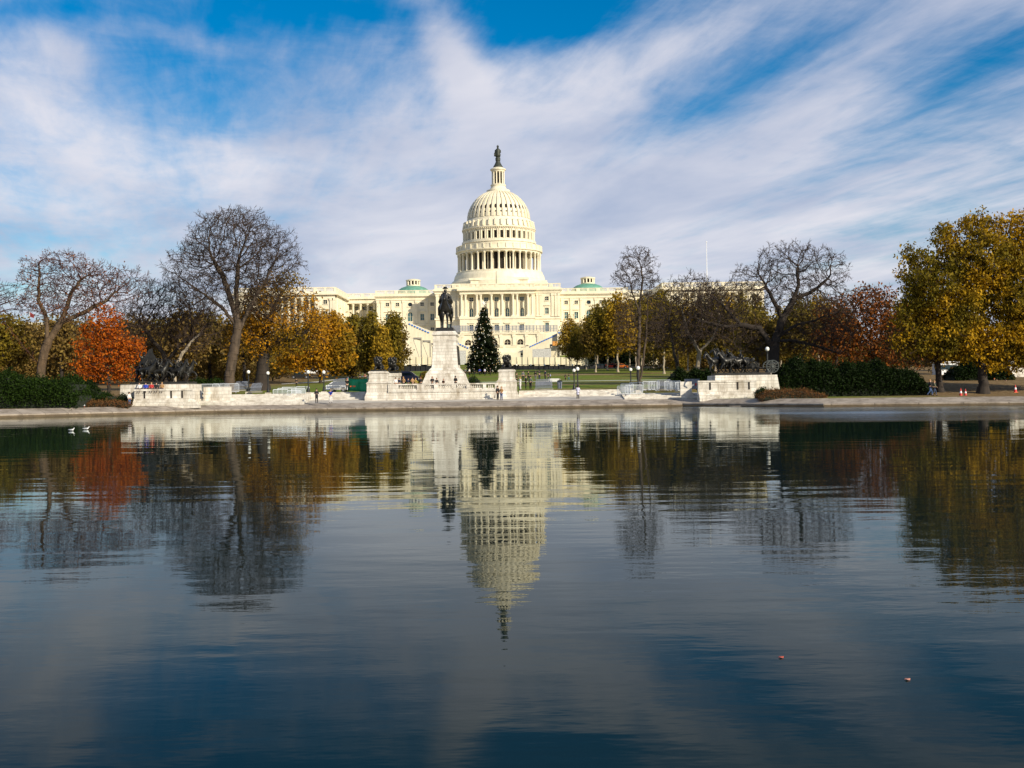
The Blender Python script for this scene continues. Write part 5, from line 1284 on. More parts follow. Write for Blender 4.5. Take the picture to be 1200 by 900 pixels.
def horse_mesh(gait='stand', seed=0):
    z = 0
    J = dict(chest=(0, -.75, 1.72, .40, .46), belly=(0, 0, 1.68, .42, .47), rump=(0, .85, 1.82, .40, .42), w=(0, -1.05, 2.05, .26, .34), n=(0, -1.38, 2.5, .17, .25), poll=(0, -1.6, 2.85, .13, .17), cheek=(0, -1.82, 2.68, .12, .19), muz=(0, -2.1, 2.32, .10, .11))
    E = [('belly', 'chest'), ('belly', 'rump'), ('chest', 'w'), ('w', 'n'), ('n', 'poll'), ('poll', 'cheek'), ('cheek', 'muz')]
    def leg(nm, x, pts, par):
        prev = par
        for i, (y, zz, r) in enumerate(pts):
            J[nm + str(i)] = (x, y, zz, r); E.append((prev, nm + str(i))); prev = nm + str(i)
    fs = [(-.8, 1.4, .19), (-.85, .95, .1), (-.82, .5, .065), (-.85, .15, .055), (-.92, .05, .085)]
    hs = [(.9, 1.45, .27), (.75, 1.05, .18), (1.12, .72, .1), (1.08, .25, .075), (1.0, .05, .1)]
    ga = [(-1.0, 1.45, .2), (-1.45, 1.25, .12), (-1.7, .85, .08), (-1.5, .55, .07), (-1.42, .45, .1)]
    gb = [(-.7, 1.35, .2), (-.7, .9, .11), (-.35, .6, .08), (-.2, .35, .07), (-.1, .3, .1)]
    ha = [(1.0, 1.4, .27), (1.1, 1.0, .18), (1.6, .8, .1), (1.9, .4, .075), (1.95, .25, .1)]
    hb = [(.8, 1.4, .27), (.45, 1.05, .18), (.7, .65, .1), (.45, .3, .075), (.35, .1, .1)]
    if gait == 'stand':
        leg('a', .15, fs, 'chest'); leg('b', -.15, [(p[0] - .06, p[1], p[2]) for p in fs], 'chest'); leg('c', .33, [(p[0], p[1], p[2] * .8) for p in hs], 'rump'); leg('d', -.36, [(p[0] + .1, p[1], p[2] * .8) for p in hs], 'rump')
    else:
        leg('a', .24, ga, 'chest'); leg('b', -.24, gb, 'chest'); leg('c', .25, ha, 'rump'); leg('d', -.25, hb, 'rump')
    J['t1'] = (0, 1.3, 1.95, .1); J['t2'] = (.02, 1.6, 1.5 if gait == 'stand' else 1.9, .13); J['t3'] = (.02, 1.65 if gait == 'stand' else 2.05, .95 if gait == 'stand' else 1.7, .07)
    E += [('rump', 't1'), ('t1', 't2'), ('t2', 't3')]
    me = skin('horse', J, E, m_bronze, root=1)
    x = MB()
    for s_ in (-1, 1): x.cyl((s_ * .08, -1.6, 2.95), (s_ * .1, -1.62, 3.15), .05, .01, 5)
    for i in range(7): x.ball((0, -1.0 - .09 * i, 2.4 + .1 * i), .06, .12, .14, 6, 4)
    return merge(me, x)
def rider_mesh(kind=0):
    J = dict(hip=(0, .05, 2.15, .22, .2), sp=(0, .05, 2.5, .21, .17), ch=(0, .0, 2.85, .27, .19), nk=(0, -.03, 3.1, .1), jw=(0, -.06, 3.26, .14, .15), hd=(0, -.04, 3.42, .15, .15),
             sl=(.28, 0, 2.95, .12), el=(.42, -.08, 2.6, .085), wl=(.2, -.45, 2.45, .06), sr=(-.28, 0, 2.95, .12), er=(-.42, -.08, 2.6, .085), wr=(-.2, -.45, 2.45, .06),
             tl=(.36, -.15, 2.05, .17), kl=(.52, -.42, 1.75, .12), al=(.56, -.2, 1.22, .07), fl=(.58, -.45, 1.12, .06), tr=(-.36, -.15, 2.05, .17), kr=(-.52, -.42, 1.75, .12), ar=(-.56, -.2, 1.22, .07), fr=(-.58, -.45, 1.12, .06))
    if kind == 1: J['er'] = (-.5, -.2, 3.1, .085); J['wr'] = (-.45, -.4, 3.6, .06); J['sp'] = (0, -.1, 2.5, .2, .17); J['ch'] = (0, -.3, 2.8, .25, .19); J['nk'] = (0, -.42, 3.0, .1); J['jw'] = (0, -.5, 3.12, .12, .13); J['hd'] = (0, -.5, 3.28, .12, .13); J['sl'] = (.28, -.3, 2.9, .12); J['sr'] = (-.28, -.3, 2.9, .12)
    E = [('hip', 'sp'), ('sp', 'ch'), ('ch', 'nk'), ('nk', 'jw'), ('jw', 'hd'), ('ch', 'sl'), ('sl', 'el'), ('el', 'wl'), ('ch', 'sr'), ('sr', 'er'), ('er', 'wr'), ('hip', 'tl'), ('tl', 'kl'), ('kl', 'al'), ('al', 'fl'), ('hip', 'tr'), ('tr', 'kr'), ('kr', 'ar'), ('ar', 'fr')]
    me = skin('rider', J, E, m_bronze)
    x = MB(); h = J['hd']; x.lathe(h[0], h[1], [(.25, h[2] + .03), (.24, h[2] + .07), (.16, h[2] + .09), (.15, h[2] + .2), (.08, h[2] + .23)], 12)
    if kind == 0:
        # cape falling from the shoulders over the croup
        x.add([(-.2, .1, 3.1), (.2, .1, 3.1), (-.45, .1, 2.85), (.45, .1, 2.85), (-.62, .12, 2.3), (.62, .12, 2.3), (-.5, .55, 2.1), (.5, .55, 2.1)], [(0, 1, 3, 2), (2, 3, 5, 4), (4, 5, 7, 6), (0, 2, 4, 6), (1, 7, 5, 3), (0, 6, 7, 1)])
    if kind == 1:
        x.cyl((-.45, -.4, 3.55), (-.3, -.9, 4.3), .03, .02, 5)
    return merge(me, x)
_hm = {}
def hmesh(k):
    if k not in _hm: _hm[k] = horse_mesh(k)
    return _hm[k]
_rm = {}
def rmesh(k):
    if k not in _rm: _rm[k] = rider_mesh(k)
    return _rm[k]
def put(me, name, parent, loc, rz=0, sc=1., rx=0):
    o = bpy.data.objects.new(name, me); COL.objects.link(o); o.parent = parent; o.location = loc; o.rotation_euler = (rx, 0, rz); o.scale = (sc,) * 3; return o
def horse_statue(cx, cy, z, Y):
    o = thing('mounted_rider_statue', 'dark bronze rider in hat and cape on a standing horse, atop the tall marble pedestal', 'statue', (cx, cy, z + .002))
    w = 10.8 * Y / F
    MB().frus((-w, w, -2.7, 2.7, 0), (-w * .93, w * .93, -2.6, 2.6, .5)).build('plinth', m_bronze, o, world=False)
    sc = 1.55
    a = put(hmesh('stand'), 'horse', o, (0, 0, .48), 0, sc); b = put(rmesh(0), 'rider', o, (0, 0, .48 + .05), 0, sc)
    a.scale = (sc * 1.28, sc, sc); b.scale = (sc * 1.05, sc, sc * 1.0)
memorial()
# ---- broad marble steps
def steps(px0, px1, ytop, n, Y0, depth, label, slope=0):
    xm = (px0 + px1) / 2
    zt = ZZ(ytop, Y0 + depth, xm); X0 = XX(px0, Y0, 465); X1 = XX(px1, Y0, 465)
    o = thing('marble_steps', label, 'steps', ((X0 + X1) / 2, Y0, zg))
    m = MB()
    for k in range(n):
        z1 = zg + (zt - zg) * (k + 1) / n; y = Y0 + depth * k / n
        m.box(X0 + .02 * k, X1 - .02 * k, y, Y0 + depth + 1.2 - .01 * k, (zg - .4 if k == 0 else zg + (zt - zg) * k / n), z1)
    m.build('treads', m_marb2, o)
    return o
steps(607.5, 731, 457, 7, 142.5, 4.5, 'broad worn marble steps right of the right front lion pedestal')
steps(357, 426.5, 459.5, 6, 142.5, 4.2, 'broad worn marble steps between left barricades and left lion pedestal')
steps(224, 356, 462, 5, 138.5, 6, 'worn marble steps right of the left bronze group base')
steps(732, 820, 460.5, 5, 139, 6, 'worn marble steps left of the cannon group base')
# ---- the two sculpture bases
def base(sg):
    Y = 134.6
    left = sg < 0
    o = thing('sculpture_base', 'long white marble base of the left bronze horsemen group' if left else 'long white marble base of the bronze cannon group', 'base', (XX(178 if left else 868, Y, 465), Y, .9))
    m = MB()
    def X(p): return XX(p, Y, 465)
    def z(y): return ZZ(y, Y, 178 if left else 868)
    if left: A, B = (133.5, 217.5), (154.5, 223)
    else: A, B = (841, 917), (820, 889)
    top = z(450.3 if left else 439.4); w = z(456 if left else 445.5); wb = z(467 if left else 459)
    x0, x1 = X(A[0]), X(A[1])
    if left: m.frus((x0, x1, Y + 1.8, Y + 7.5, .6), (x0 + .15, x1 - .1, Y + 1.9, Y + 7.4, top))
    else: m.frus((x0, x1 + .35, Y + 1.8, Y + 7.5, .6), (x0 + .1, x1 - .15, Y + 1.9, Y + 7.4, top))
    m.box(X(B[0]), X(B[1]), Y + .95, Y + 1.79, .6, w)
    m.box(X(B[0]) - .05, X(B[1]) + .05, Y + .86, Y + .948, w - .2, w + .003)
    n = 4
    for k in range(n):
        m.box(X(B[0]) - .12 * (n - k) * 0, X(B[1]) + (.0 if left else .0) + .25 * (n - k) * (1 if left else 0), Y + .22 * k, Y + .949, (.6 if k == 0 else .9 + (wb - .9) * k / n), .9 + (wb - .9) * (k + 1) / n)
    m.build('marble_block', m_marb, o)
    sl = MB()
    for px in ((166.5, 198, 211) if left else (834, 866.5, 880)):
        sl.box(X(px) - .09, X(px) + .09, Y + .9, Y + .947, w - 1.1, w - .22)
    sl.build('drain_slots', m_void, o)
    # low wall leading inwards
    m = MB()
    a, b = ((223, 256) if left else (806, 820))
    m.box(X(a), X(b), Y + 5.8, Y + 6.4, .6, z(454 if left else 446)); m.build('low_wall', m_marb, o)
    return (x0 + x1) / 2, Y + 4.6, top, x0, x1
def sculpture(left):
    cx, cy, top, x0, x1 = base(-1 if left else 1)
    L = x1 - x0
    o = thing('bronze_sculpture', 'dark bronze group of charging horsemen with a raised flag on the left marble base' if left else 'dark bronze group of plunging horses hauling a wheeled cannon on the right marble base', 'sculpture', (cx, cy, top + .002))
    MB().box(-L / 2 + .2 + (.9 if left else .25), L / 2 - .2 - (.3 if left else .6), -2.2, 2.3, 0, .3).build('plinth', m_bronze, o, world=False)
    sc = .98
    rnd = random.Random(9)
    if left:
        # horses charge towards the viewer and to the right
        for i, (x, y, rz, ex) in enumerate([(-2.6, .6, 1.0, .35), (-1.5, -.8, 1.15, .1), (-.6, .7, 1.25, .25), (.3, -.9, 1.4, -.25), (1.2, .5, 1.3, 0), (2.2, -.4, 1.25, -.1), (2.9, .8, 1.3, -.2)]):
            q = put(hmesh('run'), 'horse', o, (x, y, .15), rz, 1, ex * .5); k = sc * (1 - .10 * (i > 2)); q.scale = (k * 1.35, k * .88, k)
            put(rmesh(1 if i in (0, 4) else 0), 'rider', o, (x, y, .2 + (.3 if i == 0 else 0) - .15 * (i > 2)), rz, sc * (1.0 if i == 0 else .85))
        fl = MB(); fl.cyl((-2.3, .2, 2.4), (-1.1, .2, 4.5), .05, .04, 6)
        fl.prism([(-2.7, 2.6), (-2.1, 3.4), (-1.5, 4.35), (-1.15, 4.4), (-1.0, 3.7), (-.6, 3.1), (-.3, 2.3)], .15, .28)
        fl.build('flag', m_bronze, o, world=False)
    else:
        for i, (x, y, rz, ex, k) in enumerate([(-3.0, -.5, -1.0, .22, 1.12), (-2.5, .8, -1.7, -.2, 1.1), (-1.6, -.8, -1.15, .12, 1.1), (-1.2, .6, -1.9, -.05, 1.05), (-.3, -.4, -1.35, .15, 1.05), (.2, .9, -1.6, .05, 1.0)]):
            q = put(hmesh('run'), 'horse', o, (x, y, .12), rz, 1, ex); q.scale = (sc * k * 1.3, sc * k * .78, sc * k * .92)
        put(rmesh(1), 'rider', o, (-1.5, -.8, .1), -1.15, sc * .9); put(rmesh(0), 'rider', o, (-.2, -.4, .0), -1.35, sc * .86); put(rmesh(1), 'rider', o, (-2.4, .8, .1), -1.7, sc * .95)
        # seated gunners on the limber
        for x in (1.25, 1.55):
            b, c, t, h, s = pose('sit'); 
            q = put(c, 'gunner', o, (x, (x - 1.4) * 2.5, 1.15), -1.57, .95); q.material_slots[0].link = 'OBJECT' if q.material_slots else 'DATA'
        lm = MB(); lm.box(.9, 2.0, -.7, .7, .95, 1.45); lm.cyl((-.6, 0, 1.0), (4.4, 0, .75), .08); lm.cyl((3.0, 0, 1.15), (4.6, 0, 1.45), .22, .14, 10); lm.box(3.0, 4.0, -.35, .35, .75, 1.05)
        lm.build('limber', m_bronze, o, world=False)
        def wheel(x, y, z, r, mt):
            m = MB(); n = 24
            for i in range(n):
                a = 2 * PI * i / n; b = 2 * PI * (i + 1) / n
                m.cyl((x + r * math.cos(a), y, z + r * math.sin(a)), (x + r * math.cos(b), y, z + r * math.sin(b)), .06, .06, 6)
            for i in range(12):
                a = 2 * PI * i / 12; m.cyl((x, y, z), (x + r * math.cos(a), y, z + r * math.sin(a)), .03, .03, 4)
            m.cyl((x, y - .15, z), (x, y + .15, z), .13, .13, 8)
            m.build('wheel', mt, o, world=False)
        grey_b = M('pale_patina_bronze', (.10, .11, .10), .5, .2, 3, metal=.4)
        for y in (-.95, .95): wheel(1.1, y, 1.0, .72, m_bronze); wheel(3.55, y, 1.02, .74, grey_b)
sculpture(True)
for me in (pose('sit')[1],):
    if not me.materials: me.materials.append(m_bronze)
sculpture(False)
for o in bpy.data.objects:
    if o.name.startswith('gunner') and o.material_slots:
        o.material_slots[0].link = 'OBJECT'; o.material_slots[0].material = m_bronze

# ---- barricades
def bar_proto():
    o = thing('barricade', 'x', 'barricade')
    m = MB(); W = 2.2; h0 = .2; h1 = 1.15
    m.tube([(-W / 2, 0, h0), (-W / 2, 0, h1 - .1), (-W / 2 + .1, 0, h1), (W / 2 - .1, 0, h1), (W / 2, 0, h1 - .1), (W / 2, 0, h0), (-W / 2, 0, h0)], .028, 6); m.build('frame', m_barr, o, world=False)
    m = MB()
    for k in range(1, 17): x = -W / 2 + W * k / 17; m.cyl((x, 0, h0), (x, 0, h1), .015, .015, 4)
    m.build('bars', m_barr, o, world=False)
    for s in (-1, 1):
        m = MB(); m.tube([(s * .75, 0, h0), (s * .75, 0, .1), (s * .75, -.3, .02)], .02, 5); m.tube([(s * .75, 0, .1), (s * .75, .3, .02)], .02, 5); m.build('foot', m_barr, o, world=False)
    return o
m_barr = M('white_galvanised_barrier', (.62, .66, .70), .4, .08, 3)
bp0 = bar_proto(); first = [True]
def barr(px, y, Y, rz, label, sc=1.1, group='white metal crowd barricades'):
    o = bp0 if first[0] else copy_tree(bp0); first[0] = False
    p = P(px, y, Y); o.location = p; o.rotation_euler = (0, 0, rz); o.scale = (sc,) * 3; o['label'] = label; o['group'] = group; return o
for i, (px, y, Y, rz, lab) in enumerate([
    (329, 468, 145, .9, 'barricade farthest left in the white run before the far lamps'), (334, 466.5, 147, .9, 'second barricade of the white run left of the coping walker'), (339, 465, 149.5, .9, 'back barricade of the left white run'),
    (345, 469.5, 143.6, .95, 'front barricade of the white row beside the person in a black coat'), (350, 467, 146, .95, 'middle barricade of the white row beside the person in a black coat'), (355, 464.5, 148.5, .95, 'far barricade of the white row beside the person in a black coat'),
    (731, 464, 143, 2.2, 'barricade nearest the marble steps in the right cluster'), (735, 461.5, 145.5, 2.2, 'second barricade of the right cluster next to the lamp'),
    (743, 463, 143.4, .35, 'barricade standing in front of the twin trunks'), (746, 459.5, 147, 2.3, 'tilted barricade behind the twin trunks'), (762, 458.5, 148, .5, 'barricade at left end of the grey stack'),
    (766, 458, 149, 2.1, 'angled barricade just right of the twin trunks'), (787, 458, 148.5, .6, 'barricade at right end of the grey stack'), (790, 458, 147.6, 2.2, 'angled barricade at right end of the grey stack'),
    (797, 459.5, 147, .9, 'pale barricade left of the grey equipment box'), (259, 461, 149, -.3, 'barricade standing right of the tall elm trunk'), (269, 461, 149.5, .25, 'second barricade right of the tall elm trunk'), (246, 461.5, 148.5, .2, 'low barricade left of the tall elm trunk on the steps')]):
    barr(px, y, Y, rz, lab)
def stackof(px0, px1, y, Y, n, label, lean=.5):
    o = thing('barrier_stack', label, 'barrier stack', P((px0 + px1) / 2, y, Y), 0, 'stacks of grey metal barriers')
    X0 = XX(px0, Y, y) - o.location.x; X1 = XX(px1, Y, y) - o.location.x
    for k in range(n):
        m = MB(); yy = k * .28; t = .25 + .17 * k
        for z in (t, t + .42): m.cyl((X0 + .05 * k, yy, z), (X1 - .05 * k, yy + lean * .2, z + .06), .05, .05, 5)
        for j in range(9):
            x = X0 + (X1 - X0) * (j + .5) / 9; m.cyl((x, yy, t), (x + .1, yy, t + .42), .03, .03, 4)
        m.build('barrier', m_steel, o, world=False)
    m = MB(); m.box(X0 - .1, X1 + .1, -.3, .5, 0, .16); m.build('pallet', m_gray, o, world=False)
stackof(627, 647.5, 457, 149.5, 5, 'stack of grey barriers beside the person in a green jacket')
stackof(388, 405, 456.5, 151, 5, 'stack of grey barriers left of the green banner')
stackof(770, 789, 457.5, 150, 5, 'long stack of grey barriers right of the twin trunks')
stackof(293, 306, 460, 151, 4, 'low blue-grey barrier stack left of the dark oak trunk')
stackof(274, 290, 458, 152, 4, 'dark grey barrier stack between tall elm and the leftmost lamp')
# handrails on the ramps
def rail(pts, label):
    w = [P(x, y, Y) for x, y, Y in pts]
    o = thing('handrail', label, 'handrail', w[0])
    m = MB(); m.tube([tuple(v) for v in w], .05, 6); m.build('rail', m_steel, o)
    for v in w:
        MB().cyl((v.x, v.y, ground(v.y) - .1 if v.z - ground(v.y) > .3 else v.z - .8), tuple(v), .045, .045, 6).build('post', m_steel, o)
rail([(262, 473, 141), (290, 470, 142), (318, 467, 143.5), (340, 464, 145)], 'sloping blue-grey handrail across the left steps')
rail([(752, 461, 144), (775, 462.5, 143), (800, 465, 141)], 'sloping blue-grey handrail across the right steps')
# grey box by the cannon base
o = thing('equipment_box', 'grey metal box standing left of the cannon group base', 'box', P(811, 457, 142)); MB().box(-.85, .85, -.5, .5, .15, 1.3).box(-.9, .9, -.55, .55, 1.302, 1.37).build('case', m_steel, o, world=False)
m = MB(); m.box(.3, .5, -.53, -.503, .55, .85); m.build('latch', m_red, o, world=False)
for s in (-1, 1): MB().cyl((s * .6, -.2, .12), (s * .6, .2, .12), .12, .12, 10).build('caster', m_rubber, o, world=False)

# ---- street lamps
def lamp_proto():
    o = thing('street_lamp', 'x', 'lamp')
    MB().lathe(0, 0, [(.24, 0), (.24, .12), (.2, .18), (.16, .5), (.1, .6), (.08, .8), (.085, 2.1), (.12, 2.16), (.07, 2.22), (.15, 2.4)], 12).build('post', m_black, o, smooth=False, world=False)
    MB().ball((0, 0, 2.62), .23, .23, .25, 14, 10).build('globe', m_globe, o, smooth=True, world=False)
    m = MB().box(-.42, .42, -.42, .42, -.9, -.35).box(-.36, .36, -.36, .36, -.349, 0); m.build('marble_footing', m_marb, o, world=False)
    return o
lp = lamp_proto(); lf = [True]
for px, y, Y, sc, lab in [(291.5, 459, 151.5, 1.0, 'black lamp with white globe left of the dark oak trunk'), (314.3, 460, 151, .98, 'black lamp with white globe touching the dark oak trunk'), (361.5, 459.5, 148.5, 1.0, 'white-globed lamp behind the person in a black coat'), (379.8, 458.6, 148, .95, 'white-globed lamp behind the person in a blue jacket'),
                      (673, 456, 148.5, .93, 'left lamp of the close pair behind the pale coated walker'), (677.2, 456.5, 147.5, 1.02, 'right, taller lamp of the close pair behind the pale coated walker'), (739.4, 455, 148.5, .93, 'white-globed lamp left of the twin-stemmed bare tree'), (748.2, 457, 146.8, 1.08, 'white-globed lamp in front of the twin-stemmed bare tree'),
                      (899.5, 437, 150, 1.2, 'lamp rising behind the bronze cannon'), (698, 443, 300, 1, '')]:
    if not lab: continue
    o = lp if lf[0] else copy_tree(lp); lf[0] = False
    o.location = P(px, y, Y); o.scale = (sc,) * 3; o['label'] = lab; o['group'] = 'black lamps with white globes'
# small path lamps along the screen fence
def lamp_small(px, k):
    o = copy_tree(lp); Y = 362
    z = ZZ(427.6, Y, px); o.location = (XX(px, Y, 430), Y, z - 2.66 * 1.2); o.scale = (1.2, 1.2, 1.2)
    o['label'] = k; o['group'] = 'far lamps along the black screen fence'
for px, lab in [(440, 'far globe lamp left of the rear bronze lion'), (475.5, 'far globe lamp above the left side of the van'), (491, 'far globe lamp above the right end of the van'), (605.5, 'far globe lamp just right of the right front lion'), (622.2, 'far globe lamp above the person in a green jacket'), (638.3, 'far globe lamp above the grey barrier stack'), (654.5, 'far globe lamp left of the close lamp pair'), (671, 'far globe lamp almost behind the close lamp pair'), (687, 'far globe lamp right of the close lamp pair')]: lamp_small(px, lab)

# ---- vehicles
def car(px, y, Y, body, label, rz=0, L=4.5, Hh=1.45, kind='car'):
    mt = M('car_paint', body, .25, .03); o = thing('parked_' + kind, label, kind, P(px, y, Y), rz)
    o.location.z = max(o.location.z, ground(Y))
    W = .9; m = MB()
    if kind == 'van':
        side = [(-L / 2, .35), (L / 2, .35), (L / 2, 1.0), (L / 2 - .35, 1.15), (L / 2 - .9, Hh - .12), (L / 2 - 1.2, Hh), (-L / 2 + .1, Hh), (-L / 2, Hh - .2)]
        win = [(-L / 2 + .25, 1.15), (L / 2 - .75, 1.15), (L / 2 - 1.15, Hh - .22), (-L / 2 + .25, Hh - .22)]
    else:
        side = [(-L / 2, .3), (L / 2, .3), (L / 2, .75), (L / 2 - .9, .95), (L / 2 - 1.5, Hh - .06), (L / 2 - 1.8, Hh), (-L / 2 + 1.1, Hh), (-L / 2 + .9, Hh - .05), (-L / 2 + .25, 1.0), (-L / 2, .9)]
        win = [(-L / 2 + .55, .98), (L / 2 - 1.05, .98), (L / 2 - 1.6, Hh - .1), (-L / 2 + 1.1, Hh - .1)]
    m.prism(side, -W, W); b = m.build('body', mt, o, world=False)
    m = MB(); m.prism(win, -W - .01, W + .01); m.build('windows', m_glass, o, world=False)
    for sx in (-1, 1):
        for sy in (-1, 1):
            t = MB().cyl((sx * (L / 2 - .85), sy * (W - .12), .33), (sx * (L / 2 - .85), sy * (W + .03), .33), .33, .33, 16).build('wheel', m_rubber, o, world=False)
            MB().cyl((sx * (L / 2 - .85), sy * (W + .035), .33), (sx * (L / 2 - .85), sy * (W + .05), .33), .18, .18, 10).build('rim', m_steel, t, world=False)
    for sy in (-1, 1): MB().box(L / 2 - .1, L / 2 + .02, sy * .65 - .18, sy * .65 + .18, .6, .78).build('headlight', m_globe, o, world=False)
    return o
car(478.5, 449.5, 164, (.03, .04, .09), 'dark blue-roofed van parked behind the balustrade and people', 0, 3.0 * 1.0, 1.75, 'van')
car(397, 459.5, 154, (.75, .76, .78), 'white car behind the steps beside the green banner', 0, 3.2)
for i, (px, Y, c, lab) in enumerate([(341, 300, (.5, .5, .5), 'silver car parked far behind the dark oak trunk'), (352, 262, (.02, .02, .02), 'black car parked under the amber tree'), (366, 305, (.7, .7, .68), 'pale car parked farther right behind the amber tree'), (394, 315, (.15, .16, .18), 'dark grey car parked far left of the green banner'), (407, 318, (.6, .6, .6), 'light grey car parked far above the green banner'), (420, 322, (.03, .03, .04), 'black car parked far behind the left front lion'), (328, 310, (.3, .04, .03), 'dark red car parked far behind the dark oak trunk')]):
    car(px, 436, Y, c, lab, 0.1 * (i % 3), 4.6).location.z = ground(Y)
for i, (px, c, lab) in enumerate([(704, (.03, .03, .04), 'black car at the hill road right of the lamp pair'), (716.5, (.55, .05, .02), 'red car at the hill road under the golden elms'), (727, (.6, .16, .03), 'orange car at the hill road behind the right lamp'), (780, (.12, .1, .09), 'brown car at the hill road right of the twin trunks')]):
    car(px, 434, 343, c, lab, 0, 4.6).location.z = ground(343) + .03
# ---- green banner on its frame
o = thing('green_banner', 'bright green tarpaulin banner stretched on a frame left of the left lion pedestal', 'banner', P(419, 459, 147))
m = MB(); b0 = o.location
def lw_(x, y): v = P(x, y, 147) - b0; return v
V = []; n = 14
for i in range(n + 1):
    for j in range(5):
        a = lw_(408.5, 443.5); b = lw_(431, 443.5); c = lw_(408.5, 458); d = lw_(429, 459)
        u = i / n; v = j / 4; p = a.lerp(b, u).lerp(c.lerp(d, u), v)
        p.y += .12 * math.sin(u * 9 + v * 3) + .06 * math.sin(u * 23); p.z -= .12 * math.sin(u * PI) * (1 - v)
        V.append(p)
m.add(V, [(i * 5 + j, i * 5 + j + 1, (i + 1) * 5 + j + 1, (i + 1) * 5 + j) for i in range(n) for j in range(4)])
q = m.build('tarpaulin', m_tarp, o, smooth=True, world=False); sd = q.modifiers.new('t', 'SOLIDIFY'); sd.thickness = .03
for x in (408, 431): 
    a = lw_(x, 441.5); b = lw_(x, 460); MB().cyl(b, a, .05, .05, 6).build('pole', m_steel, o, world=False)
m = MB(); a = lw_(410.5, 452.5); m.box(a.x, a.x + .7, a.y - .1, a.y - .03, a.z - .12, a.z + .05); m.build('orange_patch', m_orange, o, world=False)
# ---- traffic cones
def cone(px, y, Y, label, sc=1.):
    o = thing('traffic_cone', label, 'cone', P(px, y, Y), 0, 'orange traffic cones'); o.scale = (sc,) * 3
    MB().box(-.24, .24, -.24, .24, 0, .05).build('base', m_orange, o, world=False)
    MB().lathe(0, 0, [(.19, .05), (.14, .38)], 14).build('body', m_red, o, world=False); MB().lathe(0, 0, [(.10, .62), (.03, .95)], 14).build('tip', m_red, o, world=False)
    MB().lathe(0, 0, [(.142, .38), (.102, .62)], 14).build('white_collar', m_white, o, world=False)
cone(1126, 464.5, 132, 'larger orange cone, left of the close pair on the right bank', 1.0); cone(1131.5, 464.3, 133, 'slightly smaller orange cone, right of the close pair on the right bank', .9); cone(1190, 460, 138, 'orange and white cone alone near the right edge', 1.0)
# ---- small monument past the big yellow tree
o = thing('small_monument', 'pale stepped marble monument with a figure at the far right', 'monument', P(1186, 452, 190)); o.location.z = ground(190) - .05
MB().stack(0, 0, [(2.2, 2.2, 0), (2.2, 2.2, .5), (1.9, 1.9, .5001), (1.9, 1.9, 1.0), (1.5, 1.5, 1.0001), (1.5, 1.5, 1.5), (.75, .75, 1.5001), (.65, .65, 3.1), (.8, .8, 3.15), (.8, .8, 3.3)]).build('stepped_pedestal', m_marb, o, world=False)
MB().lathe(0, 0, [(.45, 3.3), (.4, 3.9), (.28, 4.3), (.33, 4.7), (.14, 5.0)], 10).ball((0, 0, 5.15), .16).build('figure', m_marb, o, smooth=True, world=False)
# fence and background at far right
crowdfence(1108, 1160, 441, 448, 178, 'railing_fence', 'low dark iron railing behind the big yellow tree trunk', 14, m_black)
o = thing('white_kiosk', 'small white and dark kiosk behind the thin trunk at right', 'kiosk', P(1110, 447, 225)); o.location.z = ground(225)
MB().box(-2.2, 2.2, 0, 2, 0, 2.4).box(-2.5, 2.5, -.3, 2.3, 2.401, 2.6).build('walls', m_white, o, world=False); MB().box(-1.9, 1.9, -.06, -.003, 1.0, 1.9).build('hatch', m_glass, o, world=False)
# ---- flagpole on the right outer wing
o = thing('flagpole', 'tall bare white flagpole above the right outer wing of the capitol', 'flagpole', (XX(828.5, 490, 325), 490, ZZ(336, 490, 828)))
top = ZZ(284, 490, 828) - o.location.z
MB().cyl((0, 0, 0), (0, 0, top), .2, .09, 8).build('pole', m_white, o, world=False); MB().ball((0, 0, top + .2), .3).build('finial', m_white, o, world=False)
# ---- white building behind the left trees
def house(px0, px1, ytop, Y, label, storeys, n, mat, flag=False):
    X0 = XX(px0, Y, 400); X1 = XX(px1, Y, 400); z1 = ZZ(ytop, Y, (px0 + px1) / 2); z0 = ground(Y) - .3
    o = thing('white_building', label, 'building', ((X0 + X1) / 2, Y, z0))
    m = MB(); W = X1 - X0; hs = (z1 - z0 - 1.5) / storeys; holes = []
    for f in range(storeys):
        for k in range(n):
            x = X0 + W * (k + .5) / n; holes.append((x - .6, x + .6, z0 + 1 + f * hs, z0 + 1 + f * hs + hs * .6))
    m.wall(lambda u, v, d: (u, Y + d, v), X0, X1, z0, z1, holes, .4); m.box(X0, X1, Y + .6, Y + 25, z0, z1); m.box(X0 - .5, X1 + .5, Y - .5, Y + 25.5, z1, z1 + .8)
    m.build('wall', mat, o)
    for h in holes: MB().box(h[0], h[1], Y + .4, Y + .45, h[2], h[3]).build('window', m_glass, o)
    return o
house(-60, 52, 381, 430, 'white building showing behind the fork of the leaning left trunk', 4, 14, m_cap2)
house(56, 100, 393, 440, 'lower white building right of the leaning left trunk', 3, 8, m_cap2)
house(-160, -66, 388, 450, 'white building beyond the left edge trees', 3, 12, m_cap2)
o = thing('flag_on_pole', 'small red and dark flag over the white building at left', 'flag', (XX(35, 432, 378), 432, ZZ(381, 432, 35)))
MB().cyl((0, 0, 0), (0, 0, 5.2), .1, .07, 6).build('pole', m_white, o, world=False); MB().prism([(.1, 3.2), (1.6, 2.6), (1.7, 3.9), (.1, 5.0)], -.03, .03).build('flag', M('faded_red_cloth', (.2, .02, .02), .8, .2), o, world=False)
